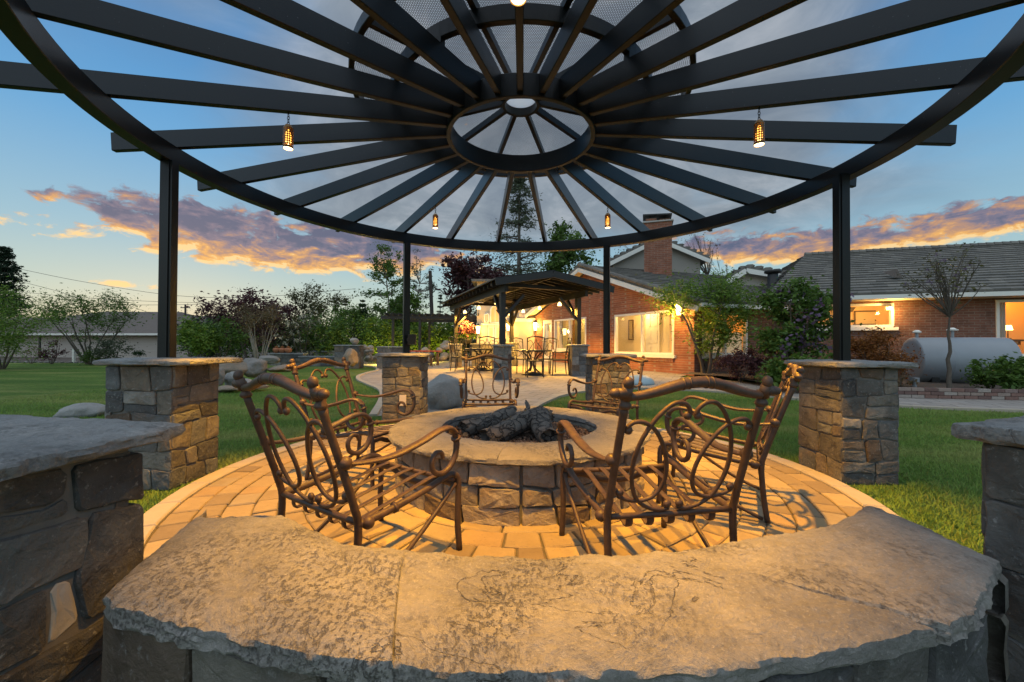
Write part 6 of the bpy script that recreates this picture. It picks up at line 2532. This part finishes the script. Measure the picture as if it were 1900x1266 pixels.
pole(806, 503, 600, 27, .15, 'leaning wooden utility pole between the birch and the pavilion', 8, False)
p2 = pole(344, 565, 640, 60, .16, 'thin distant utility pole right of the tall left post', 0)
pole(331, 578, 640, 75, .16, 'smaller distant utility pole beside the tall left post', 0, False)
for i, pts in enumerate((((30, 498), (160, 524), (330, 549), (480, 551), (660, 536)), ((36, 522), (105, 540), (180, 562), (300, 566), (520, 560)), ((40, 542), (160, 553), (330, 561), (520, 562)),
                         ((60, 570), (150, 592), (200, 604)), ((240, 568), (300, 587), (350, 592)))):
    P = [at(x, y, 48 + 3 * i) for x, y in pts]
    tag(MB().tube(spline(P, 6), .022, 4).build('power_line', MAT['wire']), ['top power line sagging across the sky at left', 'second power line sagging behind the left post', 'third power line, nearly level, behind the left post', 'short power line dropping behind the beige house roof', 'faint short power line left of the tall left post'][i], 'wire', 'power lines')
# stones edging the far side of the left lawn
rg = random.Random(9)
for i in range(34):
    px = -20 + i * 13.5
    d = 20.6
    c = at(px, 676, d)
    boulder('edging_stone', (c.x, c.y, .01), .16 + .05 * rg.random(), (1.15, .7, .5), 'boulder', 'pale edging stone in the row along the far side of the left lawn', 200 + i, 'stones edging the left lawn', 1, 'stone')
# ------------------------------------------------------------------ vegetation
RS = np.random.RandomState(11)


def leaf_quads(C, size, droop=0.0, asp=.5):
    """two-triangle-wide leaf faces at the points C"""
    n = len(C)
    a = RS.normal(size=(n, 3))
    a[:, 2] = a[:, 2] * .6 - droop
    a /= np.linalg.norm(a, axis=1)[:, None] + 1e-9
    b = RS.normal(size=(n, 3))
    b -= a * (a * b).sum(1)[:, None]
    b /= np.linalg.norm(b, axis=1)[:, None] + 1e-9
    s = (size * (.35 + 1.1 * RS.rand(n) ** 1.3))[:, None]
    a = a * s
    b = b * s * asp
    V = np.stack([C - a, C + b, C + a, C - b], 1).reshape(-1, 3)
    return V, np.arange(4 * n).reshape(-1, 4)


def limb(mb, a, b, r0, r1, bend=.12, n=5, sides=5):
    a, b = Vector(a), Vector(b)
    L = (b - a).length
    pts = []
    o1 = Vector((random.uniform(-1, 1), random.uniform(-1, 1), random.uniform(-.3, .6))) * L * bend
    for i in range(n + 1):
        t = i / n
        pts.append(a.lerp(b, t) + o1 * (4 * t * (1 - t)) * .5 + Vector((random.uniform(-1, 1), random.uniform(-1, 1), random.uniform(-1, 1))) * L * .012)
    pts[0], pts[-1] = a, b
    mb.tube(pts, [r0 + (r1 - r0) * i / n for i in range(n + 1)], sides, cap=False)
    return pts


def plant(name, label, cat, base, H, W, leaf, nleaf, lsize, bark='bark', stems=1, crown0=.3, shape='round', group=None, clumps=30, r0=None, spread=.16, twigs=2, flower=None, asp=.5, depth=1.0, gap=0.0, lean=0.0, fork=.68):
    """stems rise from the base and fork to clump centres that fill the crown; leaf-sized faces gather round twigs and clumps"""
    base = Vector(base)
    t = thing(name, label, cat, base, group)
    r0 = r0 or max(.012, H * .014)
    mb = MB()
    rx, rz = W / 2, H * (1 - crown0) / 2
    cz = H * crown0 + rz
    forks = []
    for s in range(stems):
        a = 2 * PI * s / stems + random.uniform(-.4, .4)
        sp = (W * (.10 if stems == 1 else .30)) * random.uniform(.6, 1.1)
        if stems == 1:
            top = base + Vector((lean * H, 0, H * (.92 if shape in ('column', 'cone') else fork)))
        else:
            top = base + Vector((math.cos(a) * sp + lean * H, math.sin(a) * sp * depth, H * random.uniform(.55, .78)))
        b0 = base + Vector((math.cos(a), math.sin(a), 0)) * (r0 * 1.3 if stems > 1 else 0)
        p = limb(mb, b0 - Vector((0, 0, .06)), top, r0, r0 * .30, .10, 9, 7)
        forks += p[3:]
    tips, cl = [], []
    for i in range(clumps):
        for _ in range(40):
            q = np.array([RS.uniform(-1, 1), RS.uniform(-1, 1), RS.uniform(-1, 1)])
            rr = np.linalg.norm(q)
            if rr > 1 or rr < .25:
                continue
            if shape == 'cone' and math.hypot(q[0], q[1]) > (1 - q[2]) / 2 * 1.05:
                continue
            if shape == 'vase' and math.hypot(q[0], q[1]) > .25 + .75 * (q[2] + 1) / 2:
                continue
            break
        c = base + Vector((q[0] * rx + lean * H * .7, q[1] * rx * depth, cz + q[2] * rz))
        low = [f for f in forks if f.z < c.z + .02 * H] or forks
        f = min(low, key=lambda f: (f - c).length + .4 * abs((c.z - f.z) - (Vector((c.x - f.x, c.y - f.y, 0)).length) * .8))
        p = limb(mb, f, c, r0 * .32, r0 * .10, .14, 5, 5)
        cl.append(c)
        tips += p[2:]
        for _ in range(twigs):
            d = Vector((random.gauss(0, 1), random.gauss(0, 1) * depth, random.gauss(.5, .8))) * W * spread * .6
            pp_ = limb(mb, p[random.randint(2, 5)], c + d, r0 * .10, r0 * .035, .1, 3, 4)
            tips += pp_[1:]
    mb.build('trunk', MAT[bark], t, True)
    T = np.array([list(p) for p in tips])
    K = np.array([list(p) for p in cl])
    nleaf = int(nleaf * 1.6)
    n1 = int(nleaf * .55)
    C1 = T[RS.randint(0, len(T), n1)] + RS.normal(size=(n1, 3)) * W * spread * .30
    wts = RS.rand(len(K)) + .25
    wts /= wts.sum()
    C2 = K[RS.choice(len(K), nleaf - n1, p=wts)] + RS.normal(size=(nleaf - n1, 3)) * W * spread * np.array([1, depth, .75])
    C = np.concatenate([C1, C2])
    C = C[C[:, 2] > base.z + H * crown0 * .35]
    V, F = leaf_quads(C, lsize, .15, asp)
    np_mesh('crown', V, F, MAT[leaf], t)
    if flower:
        fm, fn, fs, sq = flower
        cs = K[RS.randint(0, len(K), fn)] + RS.normal(size=(fn, 3)) * W * spread * .9
        m = 26
        Cf = (cs[:, None, :] + RS.normal(size=(fn, m, 3)) * fs * np.array([.5, .5, sq])).reshape(-1, 3)
        V, F = leaf_quads(Cf, fs * .36, 0, .8)
        np_mesh('blossom', V, F, MAT[fm], t)
    return t


def conifer(name, label, base, H, W, leaf, nleaf, lsize, group=None, whorls=22, droop=.25, gappy=0.0, crown0=.08):
    base = Vector(base)
    t = thing(name, label, 'tree', base, group)
    mb = MB()
    mb.tube([base - Vector((0, 0, .1)), base + Vector((0, 0, H * .5)), base + Vector((.01, 0, H * .99))], [H * .018, H * .011, H * .002], 7)
    pts = []
    for w in range(whorls):
        f = (w + random.random()) / whorls
        z = H * (crown0 + (1 - crown0) * f)
        R_ = W / 2 * (1 - f) ** .8 * random.uniform(.65, 1.1) + .02 * W
        nb = random.randint(4, 7)
        if gappy > .3:
            R_ *= random.uniform(.45, 1.25)
            nb = random.randint(3, 5)
        a0 = random.uniform(0, 6)
        for k in range(nb):
            if random.random() < gappy:
                continue
            a = a0 + 2 * PI * k / nb + random.uniform(-.3, .3)
            s = base + Vector((0, 0, z))
            e = s + Vector((math.cos(a) * R_, math.sin(a) * R_, -R_ * droop + random.uniform(-.1, .15) * R_))
            p = limb(mb, s, e, H * .005, H * .0012, .06, 4, 4)
            m = 7
            for q in range(m):
                c = s.lerp(e, .25 + .75 * (q + random.random()) / m)
                pts.append([c.x, c.y, c.z, R_])
    mb.build('trunk', MAT['bark'], t, True)
    pts = np.array(pts)
    idx = RS.randint(0, len(pts), nleaf)
    C = pts[idx, :3] + RS.normal(size=(nleaf, 3)) * (pts[idx, 3:4] * .13 + .015 * W) * np.array([1, 1, .55])
    V, F = leaf_quads(C, lsize, .3, .32)
    np_mesh('crown', V, F, MAT[leaf], t)
    return t


def tp(px, ybase, d, ytop, wpx, z=None):
    """base point, height and width of a plant from where it shows"""
    b = at(px, ybase, d)
    zb = z if z is not None else float(gz(b.x, b.y)) - .02
    top = at(px, ytop, d).z
    return Vector((b.x, b.y, zb)), top - zb, wpx / FPX * d


def P(name, label, cat, px, ybase, d, ytop, wpx, *a, z=None, **k):
    b, H, W = tp(px, ybase, d, ytop, wpx, z)
    return plant(name, label, cat, b, H, W, *a, **k)


def CF(name, label, px, ybase, d, ytop, wpx, *a, z=None, **k):
    b, H, W = tp(px, ybase, d, ytop, wpx, z)
    return conifer(name, label, b, H, W, *a, **k)


# left: beyond the lawn
CF('spruce_tree', 'tall dark spruce at the far left edge behind the beige house', 6, 640, 42, 456, 112, 'leaf_conifer', 12000, .17, z=-.5, whorls=30, gappy=.12)
P('willow_shrub', 'feathery bright green shrub at the left edge of the picture', 'shrub', 2, 668, 15.5, 548, 150, 'leaf_bright', 6500, .055, stems=5, crown0=.12, clumps=30, asp=.28, spread=.15)
P('vase_shrub', 'vase shaped many stemmed shrub in front of the beige house', 'shrub', 166, 668, 19.5, 546, 178, 'leaf_green', 4200, .06, stems=9, crown0=.30, shape='vase', clumps=46, asp=.35, spread=.075, r0=.045, twigs=3)
P('small_shrub', 'small purplish shrub left of the vase shaped shrub', 'shrub', 96, 668, 19.5, 628, 34, 'leaf_purple', 700, .04, stems=5, crown0=.1, clumps=9)
P('small_shrub', 'low round green shrub at the foot of the vase shaped shrub', 'shrub', 168, 670, 18.8, 652, 30, 'leaf_green', 900, .035, stems=4, crown0=.05, clumps=9, spread=.2)
P('small_shrub', 'grey green bush right of the vase shaped shrub', 'shrub', 211, 668, 19.0, 622, 56, 'leaf_greygreen', 1600, .045, stems=5, crown0=.1, clumps=16)
P('small_shrub', 'tiny dark bush left of the tall left post', 'shrub', 254, 668, 19.5, 650, 20, 'leaf_dark', 500, .035, stems=4, crown0=.05, clumps=7, spread=.2)
P('small_shrub', 'sparse dry twiggy bush beside the white marker post', 'shrub', 58, 668, 19.8, 640, 44, 'leaf_tan', 300, .035, stems=6, crown0=.1, clumps=9)
# behind the left armchairs
P('green_shrub', 'yellow green shrub just right of the tall left post', 'shrub', 366, 664, 17.5, 594, 62, 'leaf_bright', 2600, .06, stems=5, crown0=.1, clumps=18)
P('green_shrub', 'dark green shrub between the yellow green shrub and the pale stemmed one', 'shrub', 412, 664, 18.5, 598, 70, 'leaf_green', 2600, .06, stems=5, crown0=.05, clumps=18)
P('pale_stemmed_shrub', 'vase shaped shrub with many pale bare stems and tan leaves', 'shrub', 482, 666, 16.5, 562, 96, 'leaf_tan', 2600, .04, 'bark_pale', stems=13, crown0=.36, shape='vase', clumps=40, asp=.4, spread=.075, r0=.028)
P('plum_tree', 'dark red plum tree behind the pale stemmed shrub', 'tree', 462, 668, 24, 543, 150, 'leaf_purple', 5200, .085, stems=4, crown0=.25, clumps=44, spread=.095)
P('blossom_tree', 'small tree with white blossom', 'tree', 560, 664, 20.5, 566, 72, 'leaf_olive', 1500, .05, stems=4, crown0=.15, clumps=26, flower=('flower_white', 90, .07, .6))
P('tall_shrub', 'tall grey green twiggy tree behind the white blossom', 'tree', 592, 664, 27, 530, 120, 'leaf_olive', 2800, .075, stems=6, crown0=.25, shape='vase', clumps=44, spread=.07, twigs=4)
P('tall_shrub', 'twiggy dark plum tree top left of the white blossom', 'tree', 530, 664, 27, 556, 90, 'leaf_purple', 2000, .08, stems=4, crown0=.25, clumps=26, spread=.09)
P('green_shrub', 'mid green leafy bush right of the white blossom', 'shrub', 606, 664, 21, 590, 78, 'leaf_green', 3800, .07, stems=5, crown0=.05, clumps=24)
for px, yt, w, lf, lab in ((392, 590, 90, 'leaf_dark', 'dark bush filling in behind the yellow green shrub at left'), (520, 580, 110, 'leaf_green', 'green bush behind the pale stemmed shrub and the white blossom'),
                           (575, 572, 110, 'leaf_dark', 'dark bush behind the low walls, left of the mid green bush'), (676, 578, 90, 'leaf_green', 'green bush behind the dark narrow conifer'),
                           (440, 586, 90, 'leaf_green', 'green bush behind the dark red plum tree')):
    P('hedge_shrub', lab, 'shrub', px, 664, 28.5, yt, w, lf, 4200, .085, stems=5, crown0=.02, clumps=30, spread=.13)
P('green_shrub', 'deep green bush left of the rounded boulder on the counter', 'shrub', 637, 664, 24, 566, 76, 'leaf_green', 3600, .08, stems=4, crown0=.05, clumps=24)
CF('cypress_tree', 'dark narrow conifer behind the stone counter', 672, 660, 25, 556, 56, 'leaf_dark', 4500, .08, whorls=20, droop=-.2)
CF('cypress_tree', 'shorter dark conifer left of the narrow one', 640, 660, 29, 552, 44, 'leaf_dark', 3000, .08, whorls=16, droop=-.2)
P('lit_shrub', 'yellow lit bush behind the first stone counter', 'shrub', 703, 655, 21.5, 592, 62, 'leaf_bright', 3800, .07, stems=5, crown0=.05, clumps=20)
P('birch_tree', 'slim tall birch left of the post with the black box', 'tree', 716, 660, 26, 446, 92, 'leaf_green', 3000, .085, 'bark_pale', stems=1, crown0=.28, clumps=46, spread=.075, twigs=2, r0=.10)
P('green_tree', 'full bright green tree behind the post with the black box', 'tree', 752, 660, 28, 520, 112, 'leaf_bright', 7500, .12, stems=3, crown0=.15, shape='cone', clumps=46, spread=.10)
P('birch_tree', 'faint thin birch right of the post with the black box', 'tree', 778, 660, 31, 462, 66, 'leaf_greygreen', 1100, .08, 'bark_pale', stems=1, crown0=.3, clumps=40, spread=.06, twigs=2, r0=.08)
P('lit_shrub', 'yellow lit bush under the left half of the trellis', 'shrub', 742, 655, 23.5, 600, 84, 'leaf_bright', 3600, .08, stems=5, crown0=.05, clumps=22)
P('lit_shrub', 'yellow lit bush under the right half of the trellis', 'shrub', 806, 655, 24.5, 598, 90, 'leaf_bright', 3800, .08, stems=5, crown0=.05, clumps=22)
CF('cypress_tree', 'small dark conifer beside the leaning pole', 816, 660, 29, 544, 34, 'leaf_dark', 2200, .08, whorls=14, droop=-.2)
P('dark_hedge', 'dark evergreen bush under the left eave of the pavilion', 'shrub', 848, 662, 25.5, 592, 70, 'leaf_dark', 3600, .09, stems=5, crown0=.03, clumps=24)
P('copper_beech', 'dark purple leaved tree behind the pavilion', 'tree', 876, 660, 29, 462, 112, 'leaf_purple', 7000, .13, stems=3, crown0=.35, clumps=50, spread=.09)
CF('pine_tree', 'tall loose pine rising behind the pavilion and the ring beam', 962, 660, 40, 322, 185, 'leaf_greygreen', 9000, .17, whorls=30, droop=-.05, gappy=.34, crown0=.18)
P('green_tree', 'mid green tree top left of the brick gable', 'tree', 1052, 660, 38, 420, 100, 'leaf_green', 4200, .18, stems=2, crown0=.45, clumps=34, spread=.10)
P('bare_tree', 'nearly bare twiggy tree behind the chimney at right', 'tree', 1292, 600, 36, 432, 86, 'leaf_tan', 260, .08, stems=3, crown0=.45, shape='vase', clumps=44, spread=.06, twigs=4, r0=.09)
P('bare_tree', 'thin bare tree top over the roof valley', 'tree', 1330, 600, 40, 455, 60, 'leaf_tan', 160, .08, stems=2, crown0=.5, clumps=30, spread=.06, twigs=4, r0=.07)
P('bare_tree', 'thin bare tree left of the chimney', 'tree', 1166, 600, 38, 430, 80, 'leaf_tan', 200, .08, stems=2, crown0=.5, clumps=30, spread=.06, twigs=4, r0=.07)
# far-off woodland closing the horizon
q = RS.rand(26000, 2)
az = -1.15 + 1.9 * q[:, 0]
rr = 62 + 50 * q[:, 1]
hgt = 1.2 + 2.2 * (np.sin(az * 23) * .3 + np.sin(az * 51 + 1) * .25 + .6)
C = np.stack([rr * np.sin(az), rr * np.cos(az), -.5 + hgt * RS.rand(26000) ** .7], 1)
V, F = leaf_quads(C, .42, .1, .6)
np_mesh('distant_woodland', V, F, MAT['leaf_dark'], None, 'stuff')
# right: along the house
b = gp(1306, 697)
plant('cherry_tree', 'leafy many trunked tree in front of the house corner, lit from behind', 'tree', (b.x, b.y - .2, b.z), 2.75, 3.5, 'leaf_bright', 11000, .050, 'bark', stems=5, crown0=.28, shape='vase', clumps=52, spread=.085, r0=.055, asp=.32, twigs=2, depth=.8)
b = at(1476, 700, 9.6)
plant('lilac_bush', 'tall lilac bush with mauve flower heads left of the right post', 'shrub', (b.x, b.y, .1), 2.45, 1.75, 'leaf_green', 5200, .055, stems=6, crown0=.12, clumps=40, spread=.11, flower=('flower_lilac', 26, .13, 1.0), depth=.7)
b = at(1436, 690, 10.6)
plant('green_shrub', 'yellowish green shrub left of the lilac against the brick wall', 'shrub', (b.x, b.y, .1), 1.35, .8, 'leaf_olive', 1600, .045, stems=5, crown0=.1, clumps=18, depth=.7)
b = at(1374, 700, 10.2)
plant('barberry_bush', 'dark purple barberry bush below the side window', 'shrub', (b.x, b.y, .14), .80, 1.0, 'leaf_purple', 3000, .032, stems=6, crown0=.1, clumps=26, spread=.10)
b = at(1622, 690, 9.0)
plant('barberry_bush', 'orange leaved barberry under the narrow window', 'shrub', (b.x, b.y, .1), 1.32, 1.55, 'leaf_orange', 5600, .03, stems=8, crown0=.08, clumps=44, spread=.095, depth=.7)
b = at(1490, 708, 8.4)
plant('hydrangea_bush', 'low broad leaved green bush at the left of the right stone pillar', 'shrub', (b.x, b.y, .1), .62, 1.25, 'leaf_green', 2600, .05, stems=6, crown0=.02, clumps=28, spread=.12, asp=.7, depth=.6)
b = at(1440, 712, 8.6)
plant('day_lily', 'clump of strap leaves at the edge of the planting bed', 'plant', (b.x, b.y, .1), .38, .5, 'leaf_bright', 900, .07, stems=8, crown0=.0, clumps=14, asp=.12, depth=.6)
b = at(1763, 716, 7.95)
plant('crabapple_tree', 'thin sparse crab apple tree in front of the steel tank', 'tree', (b.x, b.y, .1), 3.0, 2.3, 'leaf_olive', 300, .034, 'bark', stems=1, crown0=.26, shape='vase', clumps=26, spread=.055, r0=.046, twigs=5, flower=('flower_lilac', 12, .035, .6), depth=.8, fork=.5)
b = at(1885, 716, 7.8)
plant('green_shrub', 'dark green leafy bush below the large orange window at right', 'shrub', (b.x, b.y, .1), .72, .8, 'leaf_green', 1500, .045, stems=5, crown0=.05, clumps=24, spread=.12, depth=.6)
b = at(1838, 712, 8.2)
plant('green_shrub', 'loose green bush in front of the right end of the steel tank', 'shrub', (b.x, b.y, .1), .75, .8, 'leaf_green', 1000, .04, stems=5, crown0=.05, clumps=18, spread=.12, depth=.6)
b = at(1668, 712, 8.6)
plant('dry_shrub', 'bare twiggy dry shrub at the left end of the steel tank', 'shrub', (b.x, b.y, .1), .62, .7, 'leaf_tan', 160, .03, stems=7, crown0=.05, clumps=20, spread=.1, depth=.6, r0=.008)
# pink flowers on the counter under the pavilion
b = at(866, 660, 15.6)
t = thing('flower_planter', 'planter of pink flowers on the stone counter beside the pavilion', 'planter', (b.x, b.y, 1.0))
g = float(gz(b.x, b.y)) + .88
MB().lathe([(.14, 0), (.20, .24), (.17, .25)], (b.x, b.y, g), 16).build('pot', MAT['dark_metal'], t, True)
C = np.array([b.x, b.y, g + .45]) + RS.normal(size=(700, 3)) * np.array([.13, .13, .11])
V, F = leaf_quads(C + np.array([0, 0, .12]), .05, 0, .8)
np_mesh('blossom', V, F, MAT['flower_pink'], t)
C = np.array([b.x, b.y, g + .32]) + RS.normal(size=(500, 3)) * np.array([.2, .2, .06])
V, F = leaf_quads(C, .05, .2, .4)
np_mesh('foliage', V, F, MAT['leaf_green'], t)


def uplight(px, py, d, e, label):
    p = at(px, py, d)
    p.z = float(gz(p.x, p.y)) + .12
    t = thing('garden_uplight', label, 'lamp', p, 'garden spotlights in the bushes')
    MB().lathe([(.03, -.14), (.05, -.02), (.07, .08)], p, 10).build('housing', MAT['dark_metal'], t)
    MB().lathe([(.001, .076), (.055, .081)], p, 10).build('lens', MAT['spot_lamp'], t)
    ld = bpy.data.lights.new('uplight', 'POINT')
    ld.energy, ld.color, ld.shadow_soft_size = e, (1, .70, .10), .05
    lo = bpy.data.objects.new('uplight', ld)
    COL.objects.link(lo)
    lo.parent = t
    lo.location = (0, -.25, .30)


uplight(703, 655, 20.3, 110, 'garden spotlight shining into the bush behind the first counter')
uplight(735, 655, 22.2, 70, 'garden spotlight under the left half of the trellis')
uplight(803, 655, 23.0, 120, 'garden spotlight under the right half of the trellis')

# ------------------------------------------------------------------ grass blades on the near lawn
def grass(n, rect, hmin, hmax, wd, far):
    x = RS.uniform(rect[0], rect[1], n)
    y = RS.uniform(rect[2], rect[3], n)
    ok = np.hypot(x - PC[0], y - PC[1]) > 2.365
    ok &= ~in_poly(TERR, x, y)
    ok &= ~in_poly(BEDP, x, y)
    ok &= np.abs(x) < 1.36 * y + .4
    dist = np.hypot(x, y)
    ok &= RS.rand(n) < np.clip((far / dist) ** 1.3, .05, 1)
    for (px_, py_) in ((-2.57, 2.99), (2.63, 3.17), (-1.405, 5.33), (1.29, 5.47), (1.74, 1.49), (-1.28, .86)):
        ok &= ~((np.abs(x - px_) < .25) & (np.abs(y - py_) < .25))
    x, y = x[ok], y[ok]
    m = len(x)
    z = gz(x, y) - .022
    a = RS.rand(m) * 2 * PI
    h = RS.uniform(hmin, hmax, m)
    w = wd * (1 + np.hypot(x, y) * .10)
    lx, ly = RS.normal(size=m) * h * .55, RS.normal(size=m) * h * .55
    B = np.stack([x, y, z], 1)
    D = np.stack([np.cos(a) * w, np.sin(a) * w, np.zeros(m)], 1)
    mid = B + np.stack([lx * .3, ly * .3, h * .6], 1)
    tip = B + np.stack([lx, ly, h], 1)
    V = np.stack([B - D, B + D, mid + D * .7, mid - D * .7, tip, tip], 1)
    V = V[:, :5].reshape(-1, 3)
    o = np.arange(m)[:, None] * 5
    F = np.concatenate([o + np.array([[0, 1, 2]]), o + np.array([[0, 2, 3]]), o + np.array([[3, 2, 4]])])
    return V, F


V1, F1 = grass(330000, (-9, -1.0, 1.4, 11), 0.018, .042, .0024, 3.0)
V2, F2 = grass(420000, (1.2, 11.5, 1.2, 8.5), 0.018, .042, .0024, 3.0)
V3, F3 = grass(60000, (-2.4, 4.0, 4.4, 7.6), 0.018, .04, .0024, 5.0)
V = np.concatenate([V1, V2, V3])
F = np.concatenate([F1, F2 + len(V1), F3 + len(V1) + len(V2)])
np_mesh('grass', V, F, MAT['grass_blade'], None, 'stuff')
